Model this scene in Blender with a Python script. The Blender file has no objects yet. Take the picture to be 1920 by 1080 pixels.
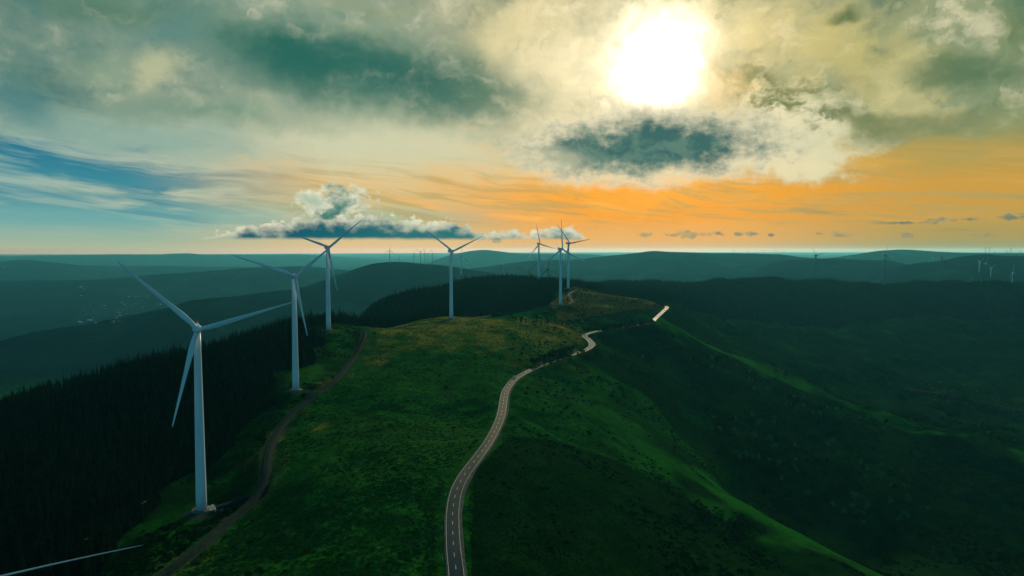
import bpy, bmesh, math, random, os
import numpy as np
from mathutils import Vector, Matrix

scene = bpy.context.scene
COL = scene.collection
R = math.radians

# ------------------------------------------------------------------ camera
CAM_H = 460.0                    # metres above the valley floor
FPX, PITCH = 1300.0, math.atan((540 - 468) / 1300.0)
cam_data = bpy.data.cameras.new('camera')
cam = bpy.data.objects.new('camera', cam_data)
COL.objects.link(cam)
cam_data.sensor_width = 36.0
cam_data.lens = 36.0 * FPX / 1920.0
cam_data.clip_start, cam_data.clip_end = 1.0, 120000.0
cam.location = (0, 0, CAM_H)
cam.rotation_euler = (math.pi / 2 - PITCH, 0, 0)
scene.camera = cam


def ray(px, py):
    """World direction of a photograph pixel (1920 x 1080)."""
    u, v = (px - 960) / FPX, -(py - 540) / FPX
    c, s = math.cos(PITCH), math.sin(PITCH)
    return u, c + v * s, -s + v * c


def at(px, py, Y):
    """The point Y metres ahead of the viewpoint that the pixel shows."""
    x, y, z = ray(px, py)
    return x / y * Y, Y, CAM_H + z / y * Y


def azel(px, py):
    x, y, z = ray(px, py)
    return math.degrees(math.atan2(x, y)), math.degrees(math.atan2(z, math.hypot(x, y)))


SUN_AZ, SUN_EL = azel(1230, 122)

# ------------------------------------------------------------------ node helper
def lin(r, g, b, k=1.0):
    f = lambda c: (c / 12.92 if c <= .04045 else ((c + .055) / 1.055) ** 2.4)
    return (f(r / 255) * k, f(g / 255) * k, f(b / 255) * k)


class Tree:
    def __init__(s, nt):
        s.nt = nt

    def node(s, typ, **kw):
        n = s.nt.nodes.new(typ)
        for k, v in kw.items():
            setattr(n, k, v)
        return n

    def put(s, inp, v):
        if isinstance(v, (int, float)):
            inp.default_value = v
        elif isinstance(v, (tuple, list)):
            inp.default_value = tuple(v) + (1.0,) * (len(inp.default_value) - len(v))
        else:
            s.nt.links.new(v, inp)

    def m(s, op, a, b=0.0, c=0.0, clamp=False):
        n = s.node('ShaderNodeMath', operation=op, use_clamp=clamp)
        s.put(n.inputs[0], a); s.put(n.inputs[1], b); s.put(n.inputs[2], c)
        return n.outputs[0]

    def add(s, a, b): return s.m('ADD', a, b)
    def sub(s, a, b): return s.m('SUBTRACT', a, b)
    def mul(s, a, b): return s.m('MULTIPLY', a, b)

    def v(s, op, a, b=(0, 0, 0), scale=None):
        n = s.node('ShaderNodeVectorMath', operation=op)
        s.put(n.inputs[0], a); s.put(n.inputs[1], b)
        if scale is not None:
            s.put(n.inputs['Scale'], scale)
        return n.outputs['Value'] if op in ('DOT_PRODUCT', 'LENGTH', 'DISTANCE') else n.outputs[0]

    def xyz(s, x, y, z=0.0):
        n = s.node('ShaderNodeCombineXYZ')
        s.put(n.inputs[0], x); s.put(n.inputs[1], y); s.put(n.inputs[2], z)
        return n.outputs[0]

    def step(s, x, lo, hi, a=0.0, b=1.0, kind='SMOOTHSTEP'):
        n = s.node('ShaderNodeMapRange', interpolation_type=kind)
        s.put(n.inputs[0], x); s.put(n.inputs[1], lo); s.put(n.inputs[2], hi)
        s.put(n.inputs[3], a); s.put(n.inputs[4], b)
        return n.outputs[0]

    def mix(s, f, a, b, blend='MIX'):
        n = s.node('ShaderNodeMix', data_type='RGBA', blend_type=blend)
        s.put(n.inputs[0], f); s.put(n.inputs[6], a); s.put(n.inputs[7], b)
        return n.outputs[2]

    def noise(s, vec, scale, detail=6.0, rough=0.55, dist=0.0, color=False, lac=2.0):
        n = s.node('ShaderNodeTexNoise')
        if vec is not None:
            s.put(n.inputs['Vector'], vec)
        s.put(n.inputs['Scale'], scale); s.put(n.inputs['Detail'], detail)
        s.put(n.inputs['Roughness'], rough); s.put(n.inputs['Distortion'], dist)
        s.put(n.inputs['Lacunarity'], lac)
        return n.outputs[1] if color else n.outputs[0]

    def ramp(s, f, stops, interp='EASE'):
        n = s.node('ShaderNodeValToRGB')
        cr = n.color_ramp
        cr.interpolation = interp
        while len(cr.elements) < len(stops):
            cr.elements.new(0.5)
        for e, (p, c) in zip(cr.elements, stops):
            e.position = p
        for e, (p, c) in zip(cr.elements, stops):
            e.color = tuple(c) + (1.0,)
        s.put(n.inputs[0], f)
        return n.outputs[0]

    def curve(s, x, pts, y0, y1):
        """Float curve through (x, y) points given in real units; result in real units."""
        xs = [p[0] for p in pts]
        a, b = min(xs), max(xs)
        n = s.node('ShaderNodeFloatCurve')
        c = n.mapping.curves[0]
        norm = [((p[0] - a) / (b - a), (p[1] - y0) / (y1 - y0)) for p in pts]
        while len(c.points) < len(norm):
            c.points.new(0.5, 0.5)
        for p, (u, w) in zip(c.points, norm):
            p.location = (u, w)
        n.mapping.update()
        s.put(n.inputs['Value'], s.step(x, a, b, 0, 1, 'LINEAR'))
        return s.add(s.mul(n.outputs[0], y1 - y0), y0)


# ------------------------------------------------------------------ world (evening sky)
world = bpy.data.worlds.new('World')
scene.world = world
world.use_nodes = True
wt = world.node_tree
wt.nodes.clear()
T = Tree(wt)
tc = T.node('ShaderNodeTexCoord')
D = T.v('NORMALIZE', tc.outputs['Generated'])
sep = T.node('ShaderNodeSeparateXYZ'); T.put(sep.inputs[0], D)
dx, dy, dz = sep.outputs
AZ = T.mul(T.m('ARCTAN2', dx, dy), 180 / math.pi)
EL = T.mul(T.m('ARCSINE', dz), 180 / math.pi)
P0 = T.xyz(AZ, EL, 0.0)

# shared noises, all functions of the direction
w1 = T.noise(P0, 0.11, 4, 0.5, color=True)
w2 = T.noise(P0, 0.55, 5, 0.55, color=True)
warp = T.v('ADD', T.v('SCALE', T.v('SUBTRACT', w1, (.5, .5, .5)), scale=6.0),
           T.v('SCALE', T.v('SUBTRACT', w2, (.5, .5, .5)), scale=1.6))
PW = T.v('ADD', P0, warp)                                        # strongly billowed coordinates
PS = T.v('ADD', P0, T.v('SCALE', T.v('SUBTRACT', w2, (.5, .5, .5)), scale=1.0))
PM = T.v('ADD', P0, T.v('ADD', T.v('SCALE', T.v('SUBTRACT', w1, (.5, .5, .5)), scale=4.5), T.v('SCALE', T.v('SUBTRACT', w2, (.5, .5, .5)), scale=1.5)))
fb = T.noise(T.v('MULTIPLY', PS, (.30, .42, 1)), 1.0, 9, 0.58)    # billow, ~3 degree features
fine = T.noise(T.v('MULTIPLY', P0, (.9, 1.25, 1)), 1.0, 8, 0.62)
fbs, fns = T.sub(fb, .5), T.sub(fine, .5)
# the same billow sampled a little nearer the sun: the difference lights the cloud edges that face it
tow = T.v('SCALE', T.v('NORMALIZE', T.v('SUBTRACT', (SUN_AZ, SUN_EL, 0), P0)), scale=1.6)
def lit_edge(sx, sy, det, rough):
    p1 = T.v('MULTIPLY', PM, (sx, sy, 1)); p2 = T.v('MULTIPLY', T.v('ADD', PM, tow), (sx, sy, 1))
    return T.sub(T.noise(p1, 1.0, det, rough), T.noise(p2, 1.0, det, rough))
emb = T.mul(T.step(AZ, -16, 2, .55, 1.0), 1.0)
emb = T.mul(emb, T.add(lit_edge(.085, .17, 3.5, .5), T.mul(lit_edge(.22, .42, 5, .5), .35)))
# cirrus streaks: long in azimuth, thin in elevation, tilting down to the right
tilt = T.xyz(AZ, T.add(EL, T.mul(AZ, 0.10)), 0.0)
stw = T.v('ADD', tilt, T.v('SCALE', T.v('SUBTRACT', T.noise(T.v('MULTIPLY', P0, (.05, .16, 1)), 1.0, 3, .5, color=True), (.5, .5, .5)), scale=3.5))
st1 = T.noise(T.v('MULTIPLY', stw, (.040, .62, 1)), 1.0, 7, 0.60)
st2 = T.noise(T.v('MULTIPLY', stw, (.10, 1.9, 1)), 1.0, 6, 0.6)

# clear sky behind the clouds: colour by elevation for four directions
F = T.step(EL, 0, 25, 0, 1, 'LINEAR')
def column(stops):
    return T.ramp(F, [(e / 25.0, lin(*c)) for e, c in stops], 'EASE')
cL = column([(0, (172, 186, 150)), (.9, (150, 180, 160)), (2.2, (112, 168, 166)), (4.2, (64, 138, 152)), (8, (30, 114, 142)), (11, (48, 122, 138)), (17, (66, 122, 124))])
cM = column([(0, (228, 190, 128)), (1.0, (214, 192, 140)), (2.6, (168, 186, 156)), (4.0, (214, 190, 132)), (5.6, (226, 194, 134)), (8.0, (208, 202, 160)), (11, (190, 198, 168)), (16, (150, 176, 156))])
cS = column([(0, (214, 176, 112)), (1.2, (232, 172, 90)), (2.8, (245, 163, 56)), (4.6, (251, 167, 50)), (6.6, (236, 182, 92)), (9, (224, 200, 140)), (16, (226, 208, 150))])
cR = column([(0, (146, 150, 96)), (1.2, (172, 152, 84)), (2.6, (196, 156, 74)), (4.4, (204, 156, 66)), (6.4, (180, 154, 78)), (8.4, (140, 144, 86)), (12, (120, 138, 92)), (18, (150, 156, 100))])
base = T.mix(T.step(AZ, -30, -12), cL, cM)
base = T.mix(T.step(AZ, -11, 6), base, cS)
base = T.mix(T.step(AZ, 13, 34), base, cR)
# physical sky for the parts away from the sunset, mixed in at low strength
nish = T.node('ShaderNodeTexSky')
nish.sky_type = 'NISHITA'
nish.sun_disc = False
nish.sun_elevation = R(SUN_EL)
nish.sun_rotation = R(SUN_AZ)
nish.air_density, nish.dust_density, nish.ozone_density = 1.0, 1.5, 2.0
nsk = T.v('MULTIPLY', nish.outputs[0], (.030, .062, .085))
away = T.step(T.m('ABSOLUTE', AZ), 42, 78)
base = T.mix(away, base, T.mix(.6, nsk, lin(36, 156, 204)))
# streaks
left = T.step(AZ, -8, -26)
band = T.mul(T.step(EL, .6, 2.2), T.step(EL, 17, 12))
sL = T.mul(T.mul(T.step(st1, .41, .60), band), T.mul(left, .85))
base = T.mix(sL, base, T.mix(T.step(AZ, -40, -22), lin(150, 182, 172), lin(196, 200, 168)))
sD = T.mul(T.mul(T.step(st2, .50, .64), band), T.mul(left, .30))
base = T.mix(sD, base, lin(24, 112, 142))
sO = T.mul(T.mul(T.step(st1, .50, .66), band), T.mul(T.mul(T.step(AZ, -26, -12), T.step(AZ, 12, 0)), .55))
base = T.mix(sO, base, lin(250, 182, 92))
sG = T.mul(T.mul(T.step(st2, .46, .60), T.mul(T.step(EL, 1.6, 2.6), T.step(EL, 9, 6))), T.mul(T.step(AZ, -26, -10), .55))
base = T.mix(sG, base, lin(176, 160, 100))
sB = T.mul(T.mul(T.step(st1, .54, .66), T.mul(T.step(EL, 1.2, 2.4), T.step(EL, 8, 5))), T.mul(T.step(AZ, -12, 2), T.mul(T.step(AZ, 36, 20), .65)))
base = T.mix(sB, base, lin(255, 184, 72))
sC = T.mul(T.mul(T.step(st1, .46, .36), T.mul(T.step(EL, 1.2, 2.4), T.step(EL, 9, 5))), T.mul(T.step(AZ, -16, 0), .45))
base = T.mix(sC, base, lin(206, 166, 92))
sH = T.mul(T.mul(T.step(st2, .56, .66), T.mul(T.step(EL, 1.0, 1.6), T.step(EL, 4.2, 2.4))), T.mul(T.step(AZ, 14, 30), .55))
base = T.mix(sH, base, lin(108, 132, 94))

def blob(px, py, rx, ry, rot=0.0, k=1.1, kf=0.5, coords=None):
    """Cloudiness of one cloud: 1 in the middle, 0 at its ragged edge, below 0 outside."""
    a, e = azel(px, py)
    a2, _ = azel(px + rx, py); _, e2 = azel(px, py - ry)
    ra, re = abs(a2 - a), abs(e2 - e)
    q = T.v('SUBTRACT', coords or PS, (a, e, 0))
    c, s_ = math.cos(R(rot)), math.sin(R(rot))
    u = T.v('DOT_PRODUCT', q, (c / ra, s_ / ra, 0))
    w = T.v('DOT_PRODUCT', q, (-s_ / re, c / re, 0))
    d = T.sub(1.0, T.m('SQRT', T.add(T.mul(u, u), T.mul(w, w))))
    if k:
        d = T.add(d, T.mul(fbs, k))
    if kf:
        d = T.add(d, T.mul(fns, kf))
    return d

def cover(col, d, color, lo=0.0, hi=0.6, op=1.0):
    return T.mix(T.mul(T.step(d, lo, hi), op), col, color)

# ---- the high grey deck that fills the upper half
deck_edge = T.curve(AZ, [(azel(px, py)[0], azel(px, py)[1]) for px, py in
            [(-300, 190), (0, 238), (200, 262), (420, 285), (650, 285), (900, 280), (1010, 318), (1200, 330), (1400, 318), (1560, 300), (1640, 258), (1780, 262), (1930, 240), (2300, 200)]], 0.0, 20.0)
dk = T.add(T.sub(EL, deck_edge), T.add(T.mul(fbs, 5.0), T.mul(fns, 1.6)))
deckA = T.step(dk, -1.2, 2.6)
FA = T.step(AZ, -40, 40, 0, 1, 'LINEAR')
def fa(px, py=100): return (azel(px, py)[0] + 40) / 80.0
deckC = T.ramp(FA, [(fa(0), lin(84, 128, 124)), (fa(300), lin(106, 142, 132)), (fa(620), lin(150, 168, 148)), (fa(900), lin(204, 198, 160)), (fa(1100), lin(230, 216, 174)),
                    (fa(1400), lin(216, 206, 150)), (fa(1620), lin(176, 174, 116)), (fa(1920), lin(132, 148, 98))], 'EASE')
soft = T.noise(T.v('MULTIPLY', PW, (.10, .17, 1)), 1.0, 5, 0.5)
deckC = T.mix(T.step(soft, .36, .66, 0, .5), T.mix(.35, deckC, lin(70, 122, 108)), T.mix(.30, deckC, lin(222, 214, 172)))
deckC = T.mix(T.step(fb, .30, .72, 0, .34), T.mix(.30, deckC, lin(86, 120, 104)), T.mix(.3, deckC, lin(232, 224, 186)))
deckC = T.mix(T.step(emb, .0, .17, 0, .78), deckC, T.mix(.55, deckC, lin(250, 238, 200)))
deckC = T.mix(T.step(emb, .0, -.17, 0, .78), deckC, T.mix(.55, deckC, lin(62, 104, 92)))
# the deck out of view: blue behind the viewer, darkened overhead to cut light below
over = T.m('MAXIMUM', T.step(EL, 20, 31), T.step(T.m('ABSOLUTE', AZ), 42, 70))
deckC = T.mix(over, deckC, T.mix(T.step(fb, .35, .65), lin(30, 116, 150), lin(62, 152, 182)))
deckC = T.mix(T.step(EL, 20, 42), deckC, T.mix(T.step(fb, .35, .65), lin(12, 52, 66), lin(26, 76, 90)))
sky = T.mix(T.mul(deckA, .95), base, deckC)

rags = T.noise(T.v('MULTIPLY', PM, (.55, .8, 1)), 1.0, 7, .62)
# ---- pale and dark masses inside the deck   (px, py, rx, ry, rot, rgb, opacity, lo, hi, ragged)
for px, py, rx, ry, rot, c, op, lo, hi, k in [
    (690, 268, 460, 62, -3, (210, 210, 174), .9, -.25, .7, .8),
    (985, 60, 150, 110, 10, (222, 208, 150), .75, -.1, .9, 1.2),
    (1050, 150, 150, 170, 0, (240, 228, 184), .88, -.2, .8, 1.0),
    (1420, 60, 230, 110, -20, (226, 208, 146), .70, -.1, .9, 1.2),
    (1600, 110, 220, 100, -25, (194, 184, 118), .70, -.1, .9, 1.4),
    (1490, 258, 180, 78, -12, (220, 216, 176), .95, .0, .5, 1.3),
    (1400, 300, 190, 30, -2, (226, 216, 172), .85, -.1, .6, 1.2),
    (1700, 190, 130, 70, -38, (202, 194, 138), .90, .0, .6, 1.6),
    (230, 246, 300, 44, -4, (146, 176, 160), .88, -.2, .6, .9),
    (205, 118, 110, 60, 0, (150, 170, 140), .60, -.1, .9, 1.2),
    (312, 130, 60, 46, 30, (190, 192, 152), .80, -.1, .9, 1.3),
    (700, 88, 110, 40, -25, (196, 198, 160), .80, -.1, .8, 1.4),
    (340, 62, 110, 52, 0, (92, 136, 134), .65, -.1, .9, 1.2),
    (190, 8, 210, 42, 0, (80, 122, 98), .75, -.1, .9, 1.2),
    (700, 8, 150, 30, 0, (150, 160, 120), .5, -.1, .9, 1.2),
    (40, 185, 130, 52, -18, (66, 124, 126), .80, -.1, .9, 1.2),
    (390, 215, 260, 36, -2, (88, 134, 118), .75, -.1, .9, 1.1),
    (700, 140, 350, 104, -9, (84, 132, 112), .92, -.15, .6, .6),
    (575, 118, 165, 84, -8, (40, 102, 90), .96, -.1, .7, .7),
    (770, 150, 270, 84, -7, (42, 102, 92), .95, -.1, .7, .7),
    (905, 175, 120, 50, 0, (84, 124, 102), .6, -.05, .9, 1.0),
    (1800, 152, 190, 44, -6, (78, 112, 80), .80, -.05, .9, 1.3),
    (1720, 246, 190, 34, 4, (112, 126, 84), .75, -.05, .9, 1.3),
    (1905, 60, 60, 90, 0, (96, 122, 78), .7, -.05, .9, 1.2),
    (1575, 38, 46, 17, 4, (76, 104, 66), .9, .0, .7, 1.2),
    (1430, 168, 105, 40, -25, (112, 122, 76), .9, .05, .7, 2.2),
    (1520, 206, 130, 36, -22, (96, 118, 80), .9, .05, .7, 2.2),
    (1615, 232, 90, 26, -16, (112, 126, 84), .8, .05, .8, 1.8),
    (1590, 170, 70, 36, -30, (168, 164, 108), .6, .0, .8, 1.8),
]:
    if k >= 2.0:                                                     # dark rags with holes
        d_ = blob(px, py, rx * 1.35, ry * 1.7, rot, k * .8, .6, PM)
        sky = T.mix(T.mul(T.mul(T.step(d_, lo, hi), T.step(rags, .44, .60)), op), sky, lin(*c))
    elif k >= 1.3:                                                     # torn, crisp shreds
        sky = cover(sky, blob(px, py, rx * 1.08, ry * 1.08, rot, k * 1.05, .75, PM), lin(*c), lo, hi + .05, op)
    else:
        sky = cover(sky, blob(px, py, rx, ry, rot, k * .9, .28, PM), lin(*c), lo - .12, hi + .25, op)

sky = T.mix(T.mul(T.mul(deckA, T.sub(1.0, over)), T.step(emb, .0, .19, 0, .34)), sky, T.mix(.5, sky, lin(252, 240, 204)))
sky = T.mix(T.mul(T.mul(deckA, T.sub(1.0, over)), T.step(emb, .0, -.19, 0, .34)), sky, T.mix(.5, sky, lin(48, 92, 84)))
# ---- glare round the veiled sun
sd = (math.sin(R(SUN_AZ)) * math.cos(R(SUN_EL)), math.cos(R(SUN_AZ)) * math.cos(R(SUN_EL)), math.sin(R(SUN_EL)))
ang = T.mul(T.m('ARCCOSINE', T.v('DOT_PRODUCT', D, sd)), 180 / math.pi)
glow = T.m('EXPONENT', T.mul(ang, -1 / 4.2))
sky = T.v('ADD', sky, T.v('SCALE', T.mix(T.step(ang, 4, 11), lin(255, 226, 168), lin(255, 200, 104)), scale=T.mul(T.mul(glow, T.step(T.add(fb, T.mul(emb, 2.0)), .2, .8, .45, 1.5, 'LINEAR')), .74)))
sky = cover(sky, blob(1330, 165, 95, 80, -20, 1.6, .9), lin(248, 214, 150, 1.05), .0, .8, .6)
ang2 = T.m('MAXIMUM', T.add(ang, T.add(T.mul(fbs, 2.6), T.mul(T.sub(soft, .5), -4.0))), 0.0)
burn = T.m('EXPONENT', T.mul(T.m('POWER', T.mul(ang2, 1 / 1.78), 1.38), -1.0))
sky = T.v('ADD', sky, T.v('SCALE', T.mix(0.0, (1.0, .94, .80), (1.0, .94, .80)), scale=T.mul(burn, 6.0)))

# ---- the dark lens cloud below the sun, lit along its rim
lens = blob(1215, 278, 270, 72, 1, .7, .4, PS)
sky = cover(sky, lens, lin(236, 226, 190), -.22, .18, .75)
lensD = blob(1215, 277, 300, 64, 1, 1.0, .9, PS)
sky = cover(sky, lensD, T.mix(T.step(T.add(T.sub(rags, .5), T.mul(emb, 1.2)), -.10, .16), lin(46, 98, 96), lin(84, 124, 112)), -.12, .62, .97)
sky = cover(sky, blob(1010, 300, 120, 30, 0, 1.5, .6), lin(214, 208, 172), .0, .7, .5)

# ---- cumulus bank low on the left of the sunset: flat base, billowing tops
top = T.curve(AZ, [(azel(px, py)[0], azel(px, py)[1]) for px, py in
      [(360, 470), (395, 432), (450, 416), (500, 410), (545, 404), (560, 398), (600, 396), (660, 397), (700, 395), (745, 398), (790, 406), (830, 408), (852, 404), (870, 410), (905, 430), (930, 424), (960, 420), (985, 428), (1010, 424), (1045, 418), (1075, 420), (1100, 440), (1140, 470)]], -2.0, 8.0)
puff = T.node('ShaderNodeTexVoronoi'); puff.feature = 'SMOOTH_F1'
T.put(puff.inputs['Vector'], T.v('MULTIPLY', PS, (1.0, 1.3, 1))); T.put(puff.inputs['Scale'], 1.25)
T.put(puff.inputs['Detail'], 2.0); T.put(puff.inputs['Smoothness'], .6)
pf = T.sub(.55, puff.outputs['Distance'])
base_el = azel(600, 449)[1]
above = T.sub(EL, T.add(base_el, T.mul(fns, .16)))
def cumulus(col, d, flat, dark, lit, lo=.0, hi=.34):
    """d: depth into the cloud in degrees; thin edges glow, thick parts stay dark."""
    a = T.mul(T.step(d, lo, hi), flat)
    shade = T.step(T.add(d, T.add(T.add(T.mul(fns, 1.5), T.mul(fbs, 2.2)), T.mul(pf, -1.2))), .15, 1.75)
    return T.mix(a, col, T.mix(shade, lit, dark))
litc = T.mix(T.step(fine, .35, .65), lin(206, 214, 188), lin(240, 232, 200))
darkc = T.mix(T.step(AZ, -18, -6), lin(10, 82, 100), lin(36, 104, 108))
# upper puff of the bank
d_up = T.mul(blob(632, 386, 92, 52, 16, .9, .8), 1.6)
sky = cumulus(sky, T.add(d_up, T.mul(pf, .8)), 1.0, lin(64, 122, 112), lin(220, 220, 192), .05, .5)
d_up2 = T.mul(blob(590, 378, 54, 34, 0, 1.1, .9), 1.3)
sky = cumulus(sky, T.add(d_up2, T.mul(pf, .6)), 1.0, lin(170, 190, 166), lin(226, 224, 194), .1, .6)
d_bank = T.add(T.mul(T.sub(top, EL), 1.0), T.add(T.mul(pf, 1.0), T.mul(fns, .8)))
flat = T.step(T.add(above, T.mul(fbs, .35)), -.10, .26)
sky = cumulus(sky, d_bank, flat, darkc, litc)

# ---- little dark clouds strung along the horizon
for px, py, rx, ry in [(1580, 442, 24, 6), (1536, 438, 16, 4), (1702, 442, 30, 5), (1842, 441, 56, 6), (1300, 440, 40, 6), (1350, 438, 26, 5), (1210, 441, 20, 4), (1385, 439, 14, 4), (1445, 440, 10, 3), (1415, 438, 18, 4), (1262, 441, 22, 4), (932, 450, 16, 5), (1900, 408, 50, 5), (1780, 412, 80, 4), (1700, 418, 90, 3)]:
    sky = cover(sky, T.add(blob(px, py, rx * 1.35, ry * 1.9, 0, .9, 1.3, P0), T.mul(pf, .8)), T.mix(T.step(fine, .40, .62), lin(84, 116, 108), lin(170, 156, 110)), .1, .6, .8)

# below the horizon: the dark land that goes on out of sight
sky = T.mix(T.step(EL, -.3, -3.0), sky, lin(30, 58, 60))
bg = T.node('ShaderNodeBackground'); T.put(bg.inputs[0], sky); bg.inputs[1].default_value = 1.0
wo = T.node('ShaderNodeOutputWorld'); wt.links.new(bg.outputs[0], wo.inputs[0])
world.cycles.sampling_method = 'MANUAL'
world.cycles.sample_map_resolution = 1024

# ------------------------------------------------------------------ sun behind thin cloud
sun_data = bpy.data.lights.new('sun', 'SUN')
sun = bpy.data.objects.new('sun', sun_data)
COL.objects.link(sun)
sun_data.energy = 2.4
sun_data.color = (1.0, .86, .58)
sun_data.angle = R(3.0)
sun.rotation_euler = Vector((-sd[0], -sd[1], -sd[2])).to_track_quat('-Z', 'Y').to_euler()

scene.view_settings.view_transform = 'Standard'
scene.view_settings.look = 'None'
scene.view_settings.exposure = 0.0
scene.view_settings.gamma = 1.0
scene.view_settings.use_curve_mapping = False
scene.cycles.use_denoising = True
scene.cycles.max_bounces = 6
scene.cycles.diffuse_bounces = 2
scene.cycles.volume_bounces = 1
scene.cycles.sample_clamp_indirect = 4.0

# ------------------------------------------------------------------ haze: one box of thin even air
def prop(o, label=None, category=None, group=None, kind=None):
    for k, v in (('label', label), ('category', category), ('group', group), ('kind', kind)):
        if v:
            o[k] = v
    return o


def link(name, me, mats=(), parent=None):
    for mt in mats:
        if mt and mt.name not in [x.name for x in me.materials]:
            me.materials.append(mt)
    o = bpy.data.objects.new(name, me)
    COL.objects.link(o)
    if parent is not None:
        o.parent = parent
    return o


def mesh_from(name, verts, faces, smooth=False):
    me = bpy.data.meshes.new(name)
    me.from_pydata([tuple(map(float, v)) for v in verts], [], faces)
    me.validate()
    if smooth:
        me.polygons.foreach_set('use_smooth', [True] * len(me.polygons))
    me.update()
    return me


HAZE_TOP = CAM_H + 62.0
bm = bmesh.new()
bmesh.ops.create_cube(bm, size=1.0)
for v in bm.verts:
    v.co = ((-60000, 60000)[v.co.x > 0], (-1500, 62000)[v.co.y > 0], (-520, HAZE_TOP)[v.co.z > 0])
hz_me = bpy.data.meshes.new('haze'); bm.to_mesh(hz_me); bm.free()
hz_mat = bpy.data.materials.new('haze'); hz_mat.use_nodes = True
nt = hz_mat.node_tree; nt.nodes.clear()
H = Tree(nt)
pv = H.node('ShaderNodeVolumePrincipled')
pv.inputs['Color'].default_value = (.14, .76, 1.0, 1)
pv.inputs['Absorption Color'].default_value = (1, 1, 1, 1)
pv.inputs['Density'].default_value = 1 / 38000.0
pv.inputs['Anisotropy'].default_value = .45
nt.links.new(pv.outputs[0], H.node('ShaderNodeOutputMaterial').inputs['Volume'])
haze = link('haze', hz_me, [hz_mat])
prop(haze, 'thin blue haze hanging over the valleys and far hills', kind='stuff')

# ------------------------------------------------------------------ terrain height
rng = np.random.default_rng(7)
_tab = rng.random((256, 256)).astype(np.float32)


def vnoise(x, y):
    xi, yi = np.floor(x).astype(np.int64), np.floor(y).astype(np.int64)
    fx, fy = x - xi, y - yi
    fx = fx * fx * fx * (fx * (fx * 6 - 15) + 10); fy = fy * fy * fy * (fy * (fy * 6 - 15) + 10)
    a = _tab[xi & 255, yi & 255]; b = _tab[(xi + 1) & 255, yi & 255]
    c = _tab[xi & 255, (yi + 1) & 255]; d = _tab[(xi + 1) & 255, (yi + 1) & 255]
    return (a + (b - a) * fx) * (1 - fy) + (c + (d - c) * fx) * fy - .5


def fbm(x, y, oct=5, gain=.5):
    s, k, f = 0.0, 1.0, 1.0
    for i in range(oct):
        s = s + k * vnoise(x * f + 17.3 * i, y * f + 9.1 * i)
        k *= gain; f *= 2.03
    return s


def sstep(a, b, x):
    t = np.clip((x - a) / (b - a), 0, 1)
    return t * t * (3 - 2 * t)


# ground points of the near ridge: photograph pixel and distance; a fourth number is a height below the viewpoint
NEAR = []
def pts(*rows):
    NEAR.extend(rows)
# feet of the turbines
TURB = [(379, 962, 303), (556, 733, 484), (617, 619, 671), (849, 597, 825), (1054, 571, 1000), (1069, 541, 1209), (1013, 528, 1465)]
pts(*TURB)
pts((-290, 0, 100, -133), (300, 1080, 233), (480, 930, 314), (495, 880, 340), (540, 790, 425), (600, 740, 485), (665, 670, 610), (685, 620, 700))
# the grassy dome
pts((600, 1080, 222), (700, 900, 310), (750, 750, 455), (800, 680, 580), (850, 625, 730), (950, 612, 760), (780, 607, 790), (1000, 624, 720), (1060, 636, 705), (700, 1080, 221), (600, 900, 312), (860, 780, 450), (900, 700, 545))
pts((960, 0, 60, -110), (300, 0, 60, -122), (1700, 0, 60, -135), (960, 0, 120, -108), (300, 0, 130, -118), (1700, 0, 150, -140), (2300, 0, 200, -190), (-500, 0, 200, -150))
# the road
ROAD = [(855, 1130, 0, -108), (856, 1080, 0, -108), (850, 1020, 0, -108), (849, 960, 0, -108), (856, 920, 0, -107.6), (872, 888, 0, -107.2), (897, 855, 0, -107), (921, 820, 0, -107), (939, 780, 0, -106), (946, 740, 0, -104.5),
        (953, 725, 0, -103.6), (966, 710, 0, -102.6), (988, 697, 0, -102), (1015, 684, 0, -101.6), (1050, 671.5, 0, -101.3), (1080, 662.5, 0, -101), (1101, 654.5, 0, -100.6), (1110, 646, 0, -100.2), (1103, 636, 0, -99.5), (1096, 629, 0, -99),
        (1112, 622.5, 0, -99), (1140, 617.5, 0, -99.3), (1180, 611.5, 0, -99.8), (1218, 605, 0, -100), (1230, 596, 0, -99), (1241, 586, 0, -98), (1250, 577.5, 0, -96.8), (1249, 574.5, 0, -97.5), (1246, 574, 0, -97.6)]
def road_at(px, py, _, dz):
    x, y, z = ray(px, py)
    return dz * x / z, dz * y / z, CAM_H + dz
ROAD_W = np.array([road_at(*r) for r in ROAD])
# golden knoll and the saddle before it
pts((1085, 541, 1230), (1150, 552, 1180), (1200, 562, 1150), (1238, 574, 1125), (950, 603, 840), (1000, 598, 860), (1050, 602, 870), (900, 600, 850), (1110, 560, 1090), (1150, 590, 980), (1075, 600, 930))
# wooded hill behind, its foot behind the field
pts((940, 521, 1500), (1050, 527, 1520), (1000, 524, 1530), (900, 526, 1480), (830, 541, 1440), (760, 558, 1350), (700, 580, 1200), (860, 585, 1050), (960, 570, 1100), (760, 606, 900), (690, 622, 820))
pts((940, 0, 1900, -130), (760, 0, 1800, -190), (1060, 0, 1850, -125))
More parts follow.
